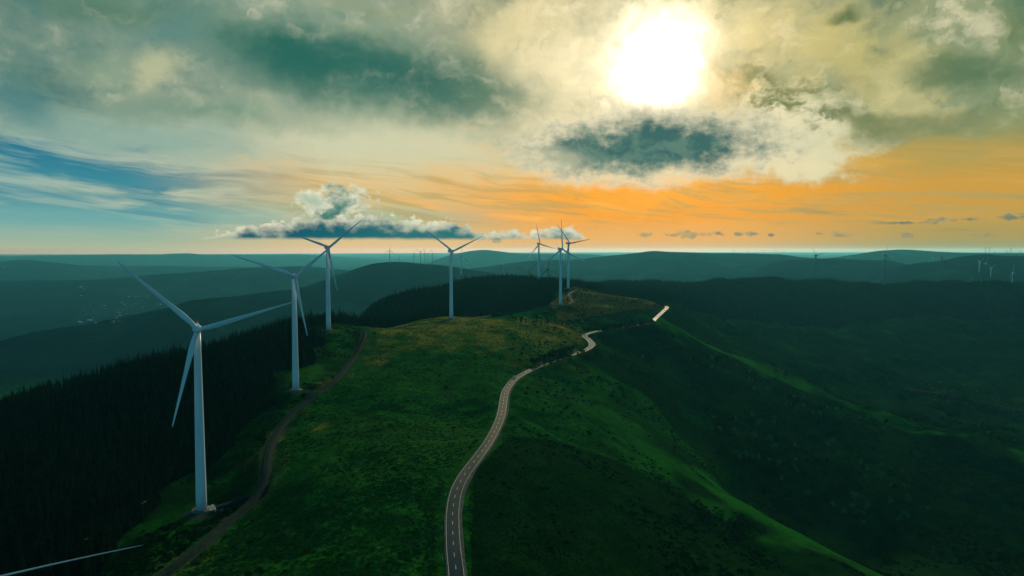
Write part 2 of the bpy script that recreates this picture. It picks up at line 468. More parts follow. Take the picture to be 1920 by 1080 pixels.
# wooded shoulder on the left
pts((640, 606, 800), (500, 633, 760), (400, 663, 700), (300, 683, 680), (200, 707, 650), (100, 733, 620), (0, 762, 600), (-200, 812, 560), (-400, 0, 500, -175), (0, 1090, 267), (200, 900, 350), (150, 800, 470), (400, 760, 480), (250, 1080, 240), (-200, 0, 300, -150))
pts((640, 0, 1050, -170), (400, 0, 950, -250), (200, 0, 900, -275), (0, 0, 850, -290), (-400, 0, 800, -300), (500, 0, 1400, -290), (300, 0, 1400, -370), (0, 0, 1400, -400), (-400, 0, 1400, -410))
pts((640, 0, 1900, -280), (400, 0, 2000, -390), (0, 0, 2200, -420), (-500, 0, 2200, -430), (300, 0, 2900, -430), (640, 0, 2900, -330), (-300, 0, 2900, -440), (900, 0, 2700, -250))
# far wooded ridge on the right
pts((1100, 530, 2000), (1200, 531, 2050), (1330, 527, 2150), (1440, 523, 2250), (1560, 527, 2350), (1700, 528, 2360), (1820, 528, 2360), (1920, 529, 2360), (2200, 532, 2360))
pts((1100, 0, 2600, -190), (1300, 0, 2700, -200), (1500, 0, 2800, -220), (1700, 0, 2900, -240), (1950, 0, 2900, -250), (2300, 0, 2900, -260))
pts((1150, 538, 1650), (1150, 552, 1350), (1250, 560, 1400), (1300, 590, 1270), (1300, 560, 1600), (1300, 540, 1900), (1400, 600, 1500), (1400, 560, 1850), (1400, 0, 1130, -168), (1300, 0, 1080, -130))
pts((1600, 0, 1100, -234), (1600, 680, 1350), (1600, 620, 1700), (1600, 570, 2050), (1500, 700, 1150), (1800, 0, 1000, -262), (1750, 730, 1270), (1800, 700, 1450), (1800, 620, 1800), (1920, 790, 1060), (1920, 768, 1180), (1920, 745, 1290), (1920, 690, 1520), (1920, 600, 1950), (2200, 760, 1300), (2200, 640, 1800), (1800, 744, 1200), (1850, 757, 1190))
# the two grassy spurs on the right and the hollow between
SPUR1 = [(1250, 606, 950), (1300, 630, 985), (1400, 675, 965), (1500, 721, 940), (1600, 752, 900), (1700, 779, 870), (1800, 806, 840), (1920, 845, 800), (2100, 905, 760)]
SPUR2 = [(1130, 782, 515), (1200, 830, 500), (1250, 862, 485), (1300, 897, 468), (1400, 950, 445), (1500, 1002, 420), (1600, 1054, 400), (1680, 1096, 385)]
pts(*SPUR1); pts(*SPUR2)
pts((1300, 812, 630), (1300, 720, 780), (1300, 650, 900), (1200, 760, 600), (1200, 700, 700), (1200, 645, 850), (1130, 700, 640), (1500, 0, 520, -213), (1500, 900, 615), (1500, 800, 750), (1400, 0, 540, -195), (1400, 850, 620), (1400, 750, 770), (1650, 0, 520, -242), (1650, 950, 600), (1650, 850, 740), (1800, 1080, 480), (1800, 950, 640), (1800, 870, 750), (1920, 1080, 520), (1920, 950, 660), (2200, 0, 600, -290))
pts((1000, 900, 335), (1100, 1080, 245), (1100, 900, 350), (1300, 1080, 290), (1500, 1080, 340), (1200, 950, 360), (1400, 1010, 392), (1000, 750, 500), (1050, 810, 450), (1000, 1080, 230), (1150, 640, 830), (1180, 660, 800))
for r in ROAD_W[1:-2:2]:
    NEAR.append(('w', r[0], r[1], r[2]))

_c = []
for r in NEAR:
    if r[0] == 'w':
        x, y, z = r[1:]
    elif len(r) == 4:
        x, y, z = (r[0] - 960) / FPX * r[2], r[2], CAM_H + r[3]
    else:
        x, y, z = at(*r)
    _c.append((x / y * 2.2, math.log(y), (z - CAM_H) / y))
_c = np.array(_c)


def _phi(r2):
    return np.where(r2 > 0, .5 * r2 * np.log(np.maximum(r2, 1e-12)), 0)


_n = len(_c)
_d2 = ((_c[:, None, :2] - _c[None, :, :2]) ** 2).sum(-1)
_A = np.zeros((_n + 3, _n + 3))
_A[:_n, :_n] = _phi(_d2) + np.eye(_n) * 2e-4
_A[:_n, _n] = 1; _A[:_n, _n + 1:] = _c[:, :2]
_A[_n, :_n] = 1; _A[_n + 1:, :_n] = _c[:, :2].T
_w = np.linalg.solve(_A, np.concatenate([_c[:, 2], [0, 0, 0]]))


def near_z(x, y):
    sh = np.shape(x)
    p = np.stack([np.ravel(x) / np.ravel(y) * 2.2, np.log(np.ravel(y))], -1)
    out = np.empty(len(p))
    for i in range(0, len(p), 20000):
        q = p[i:i + 20000]
        d2 = (q[:, None, 0] - _c[None, :, 0]) ** 2 + (q[:, None, 1] - _c[None, :, 1]) ** 2
        out[i:i + 20000] = _phi(d2) @ _w[:_n] + _w[_n] + q @ _w[_n + 1:]
    return out.reshape(sh) * y + CAM_H


# farther ranges: crest line in photograph pixels at a distance, near and far flank widths (in log distance), roughness
LAYERS = [
    ([(-500, 2750), (0, 3050), (300, 3450), (560, 4000), (720, 4500), (1200, 4700)], .34, .16, 26, [(-500, 760), (-200, 690), (0, 640), (62, 621), (150, 611), (250, 593), (320, 577), (350, 566), (470, 552), (562, 541), (605, 526), (655, 508), (695, 495), (730, 491), (780, 493), (830, 497), (905, 508), (960, 521), (1020, 534), (1100, 560), (1200, 600)]),
    (8000, .20, .14, 22, [(-500, 540), (0, 528), (100, 526), (200, 523), (330, 513), (480, 502), (560, 499), (620, 503), (660, 507), (760, 520), (900, 560)]),
    (13000, .20, .14, 26, [(-600, 486), (-100, 490), (0, 491), (40, 487), (90, 491), (150, 497), (250, 499), (400, 500), (520, 502), (640, 510), (760, 520)]),
    (22000, .22, .2, 30, [(-600, 482), (0, 481), (100, 479), (200, 477), (300, 477), (345, 474.5), (380, 477), (480, 478), (560, 477), (650, 482), (720, 487), (800, 489)]),
    (14000, .14, .14, 22, [(780, 500), (820, 486), (850, 477), (880, 471), (905, 468), (930, 470), (965, 475), (1000, 475.5), (1060, 476), (1110, 477), (1150, 482), (1250, 500)]),
    (6800, .26, .16, 24, [(800, 530), (880, 505), (960, 494), (1000, 489), (1080, 487.5), (1130, 481), (1180, 476), (1210, 472), (1230, 470), (1250, 472), (1330, 474.5), (1400, 475), (1470, 477.5), (1500, 483), (1560, 486), (1600, 495), (1700, 520)]),
    (5200, .22, .14, 18, [(1400, 500), (1480, 488), (1530, 486), (1560, 483.5), (1600, 487), (1640, 488), (1665, 488), (1690, 494), (1705, 497), (1730, 500), (1800, 520)]),
    (4600, .24, .14, 18, [(1600, 530), (1660, 505), (1705, 497), (1730, 492.5), (1765, 490), (1800, 481), (1830, 478), (1850, 477), (1880, 480), (1920, 480), (2100, 482), (2400, 490)]),
    (9500, .16, .14, 22, [(1500, 495), (1590, 479), (1640, 471), (1690, 467.5), (1740, 471), (1800, 474), (1920, 475), (2200, 476), (2500, 480)]),
]


def far_z(x, y):
    a = x / y
    px = 960 + a * FPX
    ly = np.log(y)
    floor = np.interp(px, [-500, 300, 800, 1000, 1300, 2400], [-130, -120, 90, 200, 225, 215]) + 14 * fbm(x / 900, y / 900, 4)
    floor = floor + sstep(15000, 40000, y) * (250 - floor) * .55
    z = floor
    for Yc, wn, wf, rough, line in LAYERS:
        lx = np.array([p[0] for p in line], float)
        Yt = [(0, Yc)] if not isinstance(Yc, list) else Yc
        yx, yy = [p[0] for p in Yt], [p[1] for p in Yt]
        lz = np.array([at(p[0], p[1], float(np.interp(p[0], yx, yy)))[2] for p in line])
        Yc = np.interp(px, yx, yy)
        zc = np.interp(px, lx, lz)
        # smooth the crest a little
        zc = (zc + np.interp(px - 9, lx, lz) + np.interp(px + 9, lx, lz)) / 3
        edge = sstep(lx[0] - 60, lx[0] + 60, px) * (1 - sstep(lx[-1] - 60, lx[-1] + 60, px))
        wob = .05 * fbm(a * 9 + len(line) * 7.7, a * 0 + 3.3 + wn * 40, 3)
        d = ly - np.log(Yc) - wob
        g = np.where(d < 0, np.exp(-(np.abs(d) / wn) ** 1.7), np.exp(-(d / wf) ** 2))
        s = yy[len(yy) // 2] / 9.0
        nz = fbm(x / s + 5, y / s + 2, 6, .52)
        rid = 1 - 2 * np.abs(fbm(x / s * .9 + 31, y / s * .5 + 12, 5))
        hgt = (zc - floor) * g * edge
        hgt = hgt + rough * 1.6 * (nz * .5 + rid * .7 - .45) * np.minimum(1, np.abs(d) / .05) * np.clip(hgt / 60, 0, 1)
        hgt = hgt + s * .0054 * fbm(x / (s * .18), y / (s * .18), 3) * g * edge
        k = 14.0
        m_ = np.maximum(z, floor + hgt)
        z = m_ + k * np.log1p(np.exp(-np.abs(z - floor - hgt) / k)) * .6
    return z


def height(x, y):
    x = np.asarray(x, float); y = np.asarray(y, float)
    t = sstep(2480, 3000, y)
    z = np.zeros(x.shape)
    m1 = t < 1
    if m1.any():
        xm, ym = x[m1], y[m1]
        zn = near_z(xm, ym)
        amp = np.interp(ym, [150, 600, 1500, 2500], [.9, 1.6, 5, 9])
        zn = zn + amp * fbm(xm / 60, ym / 60, 5, .5)
        # gullies on the steep right-hand slopes
        gl = sstep(250, 700, xm + .12 * ym) * sstep(500, 900, ym)
        zn = zn + gl * (17 * fbm(xm / 130 + 4, ym / 210, 4) - 16 * np.maximum(0, .12 - np.abs(fbm(xm / 170 + ym / 300, ym / 260 - xm / 500, 3))) / .12 * .6)
        z[m1] = zn
    m2 = t > 0
    if m2.any():
        z[m2] = z[m2] * (1 - t[m2]) + far_z(x[m2], y[m2]) * t[m2]
    return z


# ------------------------------------------------------------------ tracks and road centre lines
def smooth_line(P, step=4.0):
    P = np.array(P, float)
    out = []
    n = len(P)
    for i in range(n - 1):
        p0, p1, p2, p3 = P[max(i - 1, 0)], P[i], P[i + 1], P[min(i + 2, n - 1)]
        k = max(2, int(np.linalg.norm(p2[:2] - p1[:2]) / step))
        for j in range(k):
            t = j / k
            out.append(.5 * ((2 * p1) + (-p0 + p2) * t + (2 * p0 - 5 * p1 + 4 * p2 - p3) * t * t + (-p0 + 3 * p1 - 3 * p2 + p3) * t ** 3))
    out.append(P[-1])
    return np.array(out)


def resample(L, step):
    d = np.concatenate([[0], np.cumsum(np.linalg.norm(np.diff(L[:, :2], axis=0), axis=1))])
    s = np.arange(0, d[-1], step)
    return np.stack([np.interp(s, d, L[:, k]) for k in range(L.shape[1])], -1), s


def ground_hit(px, py, y0=60, y1=2600):
    """Where the view ray through a pixel first meets the ground."""
    dx_, dy_, dz_ = ray(px, py)
    Y = np.exp(np.linspace(math.log(y0), math.log(y1), 700))
    zz = height(Y * dx_ / dy_, Y)
    zr = CAM_H + Y * dz_ / dy_
    i = int(np.argmax(zr < zz)) if (zr < zz).any() else len(Y) - 1
    return np.array([Y[i] * dx_ / dy_, Y[i], zz[i]])


road_line, road_s = resample(smooth_line(ROAD_W, 3.0), 2.5)
k_ = 9
road_line[:, 2] = np.convolve(np.pad(road_line[:, 2], k_, mode='edge'), np.ones(2 * k_ + 1) / (2 * k_ + 1), 'valid')


def track(pix, step=3.0):
    P = np.array([ground_hit(*p) for p in pix])
    L, s = resample(smooth_line(P, 3.0), step)
    L[:, 2] = height(L[:, 0], L[:, 1])
    for _ in range(2):
        L[:, 2] = np.convolve(np.pad(L[:, 2], 4, mode='edge'), np.ones(9) / 9, 'valid')
    return L


TRACKS = [
    track([(262, 1110), (300, 1080), (370, 1030), (430, 978), (478, 934), (497, 900), (500, 868), (508, 835), (528, 800), (560, 765), (600, 737), (636, 706), (660, 676), (676, 650), (684, 628), (682, 619)]),
    track([(480, 925), (455, 935), (425, 948), (398, 956)], 2.0),
    track([(590, 742), (572, 741), (562, 737)], 2.0),
    track([(678, 622), (650, 620), (622, 622)], 2.0),
    track([(684, 620), (760, 612), (840, 601), (930, 589), (1000, 580), (1058, 573.5), (1070, 571)]),
    track([(1066, 572), (1073, 567), (1070, 560), (1066, 553), (1074, 547), (1085, 543)]),
]
FAR_TRACK = track([(1700, 728), (1780, 742), (1850, 757), (1935, 776)], 6.0)


def dist_to(L, x, y, cell=None):
    """Distance from points to a polyline's samples and the sample's height (chunked)."""
    D = np.full(x.shape, 1e9); Z = np.zeros(x.shape)
    lo, hi = L[:, :2].min(0) - 30, L[:, :2].max(0) + 30
    m = (x > lo[0]) & (x < hi[0]) & (y > lo[1]) & (y < hi[1])
    idx = np.flatnonzero(m)
    for i in range(0, len(idx), 20000):
        q = idx[i:i + 20000]
        d2 = (x[q][:, None] - L[None, :, 0]) ** 2 + (y[q][:, None] - L[None, :, 1]) ** 2
        j = d2.argmin(1)
        D[q] = np.sqrt(d2[np.arange(len(q)), j]); Z[q] = L[j, 2]
    return D, Z


# turbine feet: level pads
PADS = [np.array(at(*t)) for t in TURB]


def inside(px, py, poly):
    r = np.zeros(px.shape, bool)
    n = len(poly)
    for i in range(n):
        x1, y1 = poly[i]; x2, y2 = poly[(i + 1) % n]
        c = ((y1 > py) != (y2 > py))
        with np.errstate(divide='ignore', invalid='ignore'):
            r ^= c & (px < (x2 - x1) * (py - y1) / (y2 - y1 + 1e-12) + x1)
    return r


# stands of trees, outlined on the ground (world metres)
def wpoly(*pix):
    return [((p[0] - 960) / FPX * p[1], p[1]) for p in pix]
WOOD_LEFT = wpoly((-700, 150), (60, 215), (150, 255), (235, 300), (300, 345), (405, 372), (445, 420), (500, 470), (520, 530), (575, 560), (600, 600), (600, 660), (640, 715), (690, 735), (700, 780), (660, 900), (600, 1050), (300, 860), (0, 740), (-700, 560))
WOOD_BACK = wpoly((690, 760), (740, 822), (840, 862), (900, 905), (1000, 960), (1035, 1010), (1040, 1190), (1068, 1262), (1130, 1300), (1130, 1560), (1000, 1640), (700, 1420), (620, 1000))
WOOD_RIDGE = wpoly((1085, 1290), (1180, 1240), (1260, 1300), (1330, 1400), (1520, 1650), (1700, 1900), (2300, 2000), (2300, 2420), (1600, 2400), (1440, 2330), (1200, 2150), (1090, 2000))
WOODS = [WOOD_LEFT, WOOD_BACK, WOOD_RIDGE]

# ------------------------------------------------------------------ terrain mesh: a fan that gets coarser with distance
NA, NR = 900, 830
aa = np.linspace(-1, 1, NA)
aa = np.where(np.abs(aa) < .86, aa / .86 * .80, np.sign(aa) * (.80 + (np.abs(aa) - .86) / .14 * .7))
ll = np.concatenate([np.linspace(math.log(45), math.log(2600), 560), np.linspace(math.log(2600), math.log(52000), NR - 560 + 1)[1:]])
GY = np.exp(ll)[:, None] * np.ones(NA)[None]
GX = GY * aa[None]
gx, gy = GX.ravel(), GY.ravel()
gz = height(gx, gy)
near_m = gy < 1700
dR = np.full(gx.shape, 1e9)
d_, z_ = dist_to(road_line, gx, gy)
w_ = 1 - sstep(5.5, 15, d_)
gz = gz * (1 - w_) + (z_ - .35) * w_
dR = np.minimum(dR, d_)
dTr = np.full(gx.shape, 1e9)
for L in TRACKS + [FAR_TRACK]:
    d_, z_ = dist_to(L, gx, gy)
    w_ = 1 - sstep(3.0, 9, d_)
    gz = gz * (1 - w_) + (z_ - .25) * w_
    dTr = np.minimum(dTr, d_)
dPad = np.full(gx.shape, 1e9)
for p in PADS:
    d_ = np.hypot(gx - p[0], gy - p[1])
    w_ = 1 - sstep(9, 22, d_)
    gz = gz * (1 - w_) + (p[2] - .1) * w_
    dPad = np.minimum(dPad, d_)

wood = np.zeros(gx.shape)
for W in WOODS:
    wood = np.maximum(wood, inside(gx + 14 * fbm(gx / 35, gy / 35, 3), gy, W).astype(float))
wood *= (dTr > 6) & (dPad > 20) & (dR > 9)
gpx = 960 + gx / gy * FPX
# dry, straw coloured grass: the knoll by the fifth turbine, the brow of the field, strips by the track
knoll = inside(gx, gy, wpoly((1050, 905), (1110, 960), (1250, 1100), (1250, 1160), (1080, 1270), (1030, 1010)))
dry = np.where(knoll, .80, 0.)
brow = sstep(560, 720, gy) * (1 - sstep(840, 900, gy)) * sstep(655, 720, gpx) * (1 - sstep(1080, 1120, gpx))
dry = np.maximum(dry, brow * .50)
strip = (1 - sstep(5, 13, dTr)) * (gy < 720) * .20
for cx, cy, rr in ((595, 802, 5), (700, 680, 12), (690, 672, 8), (712, 668, 7)):
    g_ = ground_hit(cx, cy)
    strip = np.maximum(strip, np.exp(-((gx - g_[0]) / rr) ** 2 - ((gy - g_[1]) / (rr * 1.3)) ** 2) * .5)
dry = np.maximum(dry, strip)
dry = np.clip(dry + .55 * fbm(gx / 14, gy / 22, 5) * (dry > .02) + .25 * np.maximum(0, fbm(gx / 60, gy / 80, 4) - .05) * (gy < 1200), 0, 1)
stony = np.maximum(1 - sstep(4, 11, dPad), (1 - sstep(2.2, 4.2, dTr)) * .8)
for p in PADS:
    pass
far_t = sstep(2300, 2800, gy)
heath = np.clip(sstep(20, 160, gx + .06 * gy) * (1 - far_t) * .8 + .5 * fbm(gx / 45, gy / 45, 4), 0, 1) * (1 - wood)
def line_d(rows):
    W_ = smooth_line(np.array([at(*r) for r in rows]), 6.0)
    d1, _ = dist_to(W_, gx, gy)
    return d1
sp1, sp2 = line_d(SPUR1), line_d(SPUR2)
nz_ = fbm(gx / 30, gy / 30, 4)
lush_lit = np.maximum(np.exp(-(sp1 / 36) ** 2) * (.50 + .6 * fbm(gx / 70, gy / 70, 3)), np.exp(-(sp2 / 30) ** 2) * .62)  # spur crests: green grass plus their sunlit glow, put into the colour
mead = inside(gx, gy, wpoly((1110, 640), (1060, 560), (1090, 500), (1200, 490), (1330, 468), (1400, 470), (1330, 560), (1220, 640)))
lush_lit = np.clip(np.maximum(lush_lit, mead * .35) + nz_ * .8 * (lush_lit > .03), 0, 1)
shaded_heath = inside(gx, gy, wpoly((885, 330), (960, 400), (1040, 420), (1160, 430), (1290, 415), (1450, 392), (1650, 350), (1500, 250), (880, 200)))
tx_ = np.interp(gy, TRACKS[0][:, 1], TRACKS[0][:, 0])
west = (gx < tx_ - 2.5) & (gy < 720)
heath = np.where(west, np.clip(.62 + .9 * fbm(gx / 16, gy / 20, 4), 0, 1), heath)
shaded_heath |= inside(gx, gy, wpoly((1360, 540), (1480, 700), (1660, 815), (1900, 740), (2150, 620), (1850, 440), (1660, 410), (1500, 450)))  # heath deepened in the hollow, its shade put into the colour
heath = np.clip(np.maximum(heath, shaded_heath * .95) - lush_lit * .9, 0, 1)
attrs = {'lush_lit': lush_lit * (1 - wood), 'wood': wood, 'dry': dry * (1 - wood), 'stony': stony, 'heath': heath}

me = bpy.data.meshes.new('terrain')
nv = NA * NR
i0 = (np.arange(NR - 1)[:, None] * NA + np.arange(NA - 1)[None]).ravel()
quads = np.stack([i0, i0 + 1, i0 + NA + 1, i0 + NA], -1)
me.vertices.add(nv)
me.vertices.foreach_set('co', np.stack([gx, gy, gz], -1).astype(np.float32).ravel())
me.loops.add(quads.size)
me.loops.foreach_set('vertex_index', quads.astype(np.int32).ravel())
me.polygons.add(len(quads))
me.polygons.foreach_set('loop_start', (np.arange(len(quads)) * 4).astype(np.int32))
me.polygons.foreach_set('loop_total', np.full(len(quads), 4, np.int32))
me.polygons.foreach_set('use_smooth', np.ones(len(quads), bool))
me.update(calc_edges=True)
for k, v_ in attrs.items():
    at_ = me.attributes.new(k, 'FLOAT', 'POINT')
    at_.data.foreach_set('value', v_.astype(np.float32))
GZ = gz.reshape(NR, NA)


def ground(x, y):
    """Height of the finished terrain mesh (bilinear on its grid)."""
    x = np.atleast_1d(np.asarray(x, float)); y = np.atleast_1d(np.asarray(y, float))
    fi = np.interp(np.log(y), ll, np.arange(NR)); fj = np.interp(x / y, aa, np.arange(NA))
    i = np.clip(fi.astype(int), 0, NR - 2); j = np.clip(fj.astype(int), 0, NA - 2)
    u, w = fi - i, fj - j
    return (GZ[i, j] * (1 - u) * (1 - w) + GZ[i + 1, j] * u * (1 - w) + GZ[i, j + 1] * (1 - u) * w + GZ[i + 1, j + 1] * u * w)


def material(name, rough=.8, spec=.3):
    mt = bpy.data.materials.new(name); mt.use_nodes = True
    t = Tree(mt.node_tree)
    b = mt.node_tree.nodes['Principled BSDF']
    b.inputs['Roughness'].default_value = rough
    b.inputs['Specular IOR Level'].default_value = spec
    return mt, t, b


def attr(t, name):
    n = t.node('ShaderNodeAttribute'); n.attribute_name = name
    return n.outputs['Fac']


gm, t, b = material('hill_ground', 1.0, 0.0)
pos = t.node('ShaderNodeNewGeometry').outputs['Position']
n_big = t.noise(pos, .012, 5, .55)
n_mid = t.noise(pos, .07, 6, .6)
n_sm = t.noise(pos, .45, 6, .65)
n_fine = t.noise(pos, 1.8, 4, .6)
grass = t.mix(t.step(n_mid, .36, .64), (.003, .060, .009), (.024, .180, .017))
grass = t.mix(t.step(n_sm, .46, .60, 0, .8), grass, (.002, .036, .008))
grass = t.mix(t.step(n_big, .42, .68, 0, .36), grass, (.060, .185, .022))
grass = t.mix(t.step(t.add(attr(t, 'lush_lit'), t.mul(t.sub(n_sm, .5), 1.0)), .15, 1.0), grass, t.mix(t.step(n_sm, .35, .65), (.010, .13, .012), (.028, .19, .016)))
grass = t.mix(t.mul(t.step(n_fine, .56, .66), .55), grass, (.060, .170, .026))
straw = t.mix(t.step(n_sm, .38, .62), (.16, .18, .028), (.44, .36, .065))  # dry grass, its colour brightened for the sunlight on the knoll
dryf = t.step(t.add(attr(t, 'dry'), t.mul(t.sub(n_sm, .5), 1.1)), .08, 1.0)
col = t.mix(dryf, grass, straw)
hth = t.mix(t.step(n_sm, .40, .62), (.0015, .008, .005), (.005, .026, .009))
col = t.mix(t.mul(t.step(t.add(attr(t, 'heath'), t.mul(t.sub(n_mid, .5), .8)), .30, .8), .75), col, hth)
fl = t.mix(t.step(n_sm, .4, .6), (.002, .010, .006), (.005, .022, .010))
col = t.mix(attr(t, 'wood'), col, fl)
stn = t.mix(t.step(n_fine, .35, .65), (.025, .040, .034), (.075, .095, .078))
col = t.mix(t.mul(attr(t, 'stony'), t.step(n_sm, .25, .5, .3, 1)), col, stn)
# far country: woods, fields and clearings
dist = t.v('LENGTH', t.v('MULTIPLY', pos, (1, 1, 0)))
vor = t.node('ShaderNodeTexVoronoi'); t.put(vor.inputs['Vector'], t.v('MULTIPLY', t.v('ADD', pos, t.v('SCALE', t.noise(pos, .004, 3, .5, color=True), scale=160.0)), (1, .6, 0))); t.put(vor.inputs['Scale'], .0042)
patch = t.node('ShaderNodeSeparateColor'); t.put(patch.inputs[0], vor.outputs['Color'])
farc = t.mix(t.step(patch.outputs[0], .55, .95), (.003, .022, .018), (.010, .042, .026))
farc = t.mix(t.step(t.noise(pos, .0016, 6, .6), .42, .60), farc, (.002, .016, .015))
farc = t.mix(t.step(t.noise(pos, .02, 4, .6), .45, .65, 0, .5), farc, (.002, .010, .010))
col = t.mix(t.step(dist, 2200, 2900), col, farc)
t.put(b.inputs['Base Color'], col)
bp = t.node('ShaderNodeBump'); bp.inputs['Strength'].default_value = 1.0; bp.inputs['Distance'].default_value = 2.2
t.put(bp.inputs['Height'], t.add(t.mul(n_sm, .7), t.mul(n_fine, .22)))
t.put(b.inputs['Normal'], bp.outputs[0])
terrain = link('terrain', me, [gm])
prop(terrain, kind='structure')

# ------------------------------------------------------------------ road
def ribbon(L, profile, lift):
    """Strip along a centre line; profile: (offset to the right, height) from left to right."""
    d = np.gradient(L[:, :2], axis=0); d /= np.linalg.norm(d, axis=1)[:, None]
    nrm = np.stack([d[:, 1], -d[:, 0]], -1)
    V, Fc = [], []
    m_ = len(profile)
    for i in range(len(L)):
        for o, h in profile:
            if callable(o):
                o = o(i)
            V.append((L[i, 0] + nrm[i, 0] * o, L[i, 1] + nrm[i, 1] * o, L[i, 2] + h + lift))
    for i in range(len(L) - 1):
        for j in range(m_ - 1):
            a_ = i * m_ + j
            Fc.append((a_, a_ + 1, a_ + m_ + 1, a_ + m_))
    return V, Fc


asphalt, t, b = material('wet_asphalt', .3, .06)
pos = t.node('ShaderNodeNewGeometry').outputs['Position']
na = t.noise(pos, .12, 5, .6); nb = t.noise(pos, 3.0, 4, .6)
t.put(b.inputs['Base Color'], t.mix(t.step(nb, .3, .7), (.014, .026, .030), (.032, .048, .052)))
t.put(b.inputs['Roughness'], t.add(t.step(na, .38, .62, .05, .075), t.mul(nb, .01)))
bp = t.node('ShaderNodeBump'); bp.inputs['Strength'].default_value = .04; bp.inputs['Distance'].default_value = .01
t.put(bp.inputs['Height'], nb); t.put(b.inputs['Normal'], bp.outputs[0])
verge_m, t, b = material('gravel_verge', 1.0, .05)
pos = t.node('ShaderNodeNewGeometry').outputs['Position']
t.put(b.inputs['Base Color'], t.mix(t.step(t.noise(pos, .5, 5, .65), .35, .62), (.03, .050, .042), (.10, .125, .105)))
paint, t, b = material('road_paint', .6, .4)
pos = t.node('ShaderNodeNewGeometry').outputs['Position']
t.put(b.inputs['Base Color'], t.mix(t.step(t.noise(pos, 1.2, 5, .7), .42, .60), (.72, .72, .68), (.30, .31, .30)))

road = link('road', mesh_from('road', *ribbon(road_line, [(-2.75, 0), (-1.4, .03), (0, .06), (1.4, .03), (2.75, 0)], .0), smooth=True), [asphalt])
prop(road, kind='structure')
wob = [1.0 + .9 * float(vnoise(np.array(i * .13), np.array(2.2))) for i in range(len(road_line))]
wob2 = [1.9 + 2.0 * float(vnoise(np.array(i * .11), np.array(7.7))) for i in range(len(road_line))]
vl = link('verge', mesh_from('verge', *ribbon(road_line, [(lambda i: -2.9 - wob[i] * .7, -1.1), (lambda i: -2.85 - wob[i] * .35, -.10), (-2.68, -.01)], 0)), [verge_m], road)
vr = link('verge', mesh_from('verge', *ribbon(road_line, [(2.68, -.01), (lambda i: 2.8 + wob2[i] * .5, -.10), (lambda i: 2.9 + wob2[i] * .9, -1.1)], 0)), [verge_m], road)
for side in (-2.5, 2.5):
    link('edge_line', mesh_from('edge_line', *ribbon(road_line, [(side - .08, .012), (side + .08, .012)], .0)), [paint], road)
s = 3.0
while s < road_s[-1] - 6 and s < 620:
    seg = np.stack([np.interp(np.linspace(s, s + 3.4, 4), road_s, road_line[:, k]) for k in range(3)], -1)
    link('lane_dash', mesh_from('lane_dash', *ribbon(seg, [(-.10, .066), (.10, .066)], .0)), [paint], road)
    s += 9.6

track_m, t, b = material('gravel_track', 1.0, .05)
pos = t.node('ShaderNodeNewGeometry').outputs['Position']
t.put(b.inputs['Base Color'], t.mix(t.step(t.noise(pos, .6, 6, .65), .35, .65), (.006, .019, .018), (.015, .034, .032)))
bp = t.node('ShaderNodeBump'); bp.inputs['Strength'].default_value = .5; bp.inputs['Distance'].default_value = .15
t.put(bp.inputs['Height'], t.noise(pos, 2.5, 5, .6)); t.put(b.inputs['Normal'], bp.outputs[0])
strip_m, t, b = material('track_grass', 1.0, .0)
pos = t.node('ShaderNodeNewGeometry').outputs['Position']
t.put(b.inputs['Base Color'], t.mix(t.step(t.noise(pos, .5, 6, .65), .4, .6), (.006, .034, .010), (.05, .075, .03)))
for i, L in enumerate(TRACKS + [FAR_TRACK]):
    wd = (1.85, 1.6, 1.8, 2.0, 2.2, 1.7, 2.4)[i]
    lf = L.copy()
    r_ = np.array([.35 * vnoise(np.array(j * .3), np.array(i * 3.1)) for j in range(len(L))])
    tr = link('gravel_track', mesh_from('gravel_track', *ribbon(lf, [(lambda q: -wd - .9 + r_[q], -.9), (lambda q: -wd + r_[q], .02), (-.45, .05), (.45, .05), (lambda q: wd - r_[q], .02), (lambda q: wd + .9 - r_[q], -.9)], .05), smooth=True), [track_m])
    prop(tr, kind='structure')
    if i in (0, 4):
        lf2 = L
        link('grass_strip', mesh_from('grass_strip', *ribbon(lf2, [(lambda q: -.42 + r_[q], .11), (0, .17), (lambda q: .42 + r_[q], .11)], .05), smooth=True), [strip_m], tr)

# ------------------------------------------------------------------ wind turbines
white, t, b = material('white_paint', .45, .35)
tco = t.node('ShaderNodeTexCoord').outputs['Object']
dirt = t.noise(t.v('MULTIPLY', tco, (1.2, 1.2, .12)), 1.0, 5, .6)
t.put(b.inputs['Base Color'], t.mix(t.step(dirt, .5, .75, 0, .5), (.80, .82, .82), (.60, .64, .63)))
grey_m, t, b = material('grey_metal', .45, .5)
b.inputs['Base Color'].default_value = (.22, .24, .25, 1)
conc, t, b = material('concrete', .85, .3)
pos = t.node('ShaderNodeNewGeometry').outputs['Position']
t.put(b.inputs['Base Color'], t.mix(t.step(t.noise(pos, .8, 5, .6), .3, .7), (.09, .10, .09), (.17, .18, .16)))

backlit_grey, t, b = material('backlit_shade', .5, .3); b.inputs['Base Color'].default_value = (.15, .16, .165, 1)  # white turbines darkened in the colour, so far ones read as backlit
TOWER_H, BLADE = 80.0, 43.0


def loft(name, rings, cap=True):
    V, Fc = [], []
    n = len(rings[0])
    for r in rings:
        V.extend(r)
    for i in range(len(rings) - 1):
        for j in range(n):
            Fc.append((i * n + j, i * n + (j + 1) % n, (i + 1) * n + (j + 1) % n, (i + 1) * n + j))
    if cap:
        Fc.append(tuple(range(n))[::-1]); Fc.append(tuple((len(rings) - 1) * n + j for j in range(n)))
    return mesh_from(name, V, Fc, smooth=True)


def circ(r, z, n=28, x=0, y=0):
    return [(x + r * math.cos(2 * math.pi * k / n), y + r * math.sin(2 * math.pi * k / n), z) for k in range(n)]


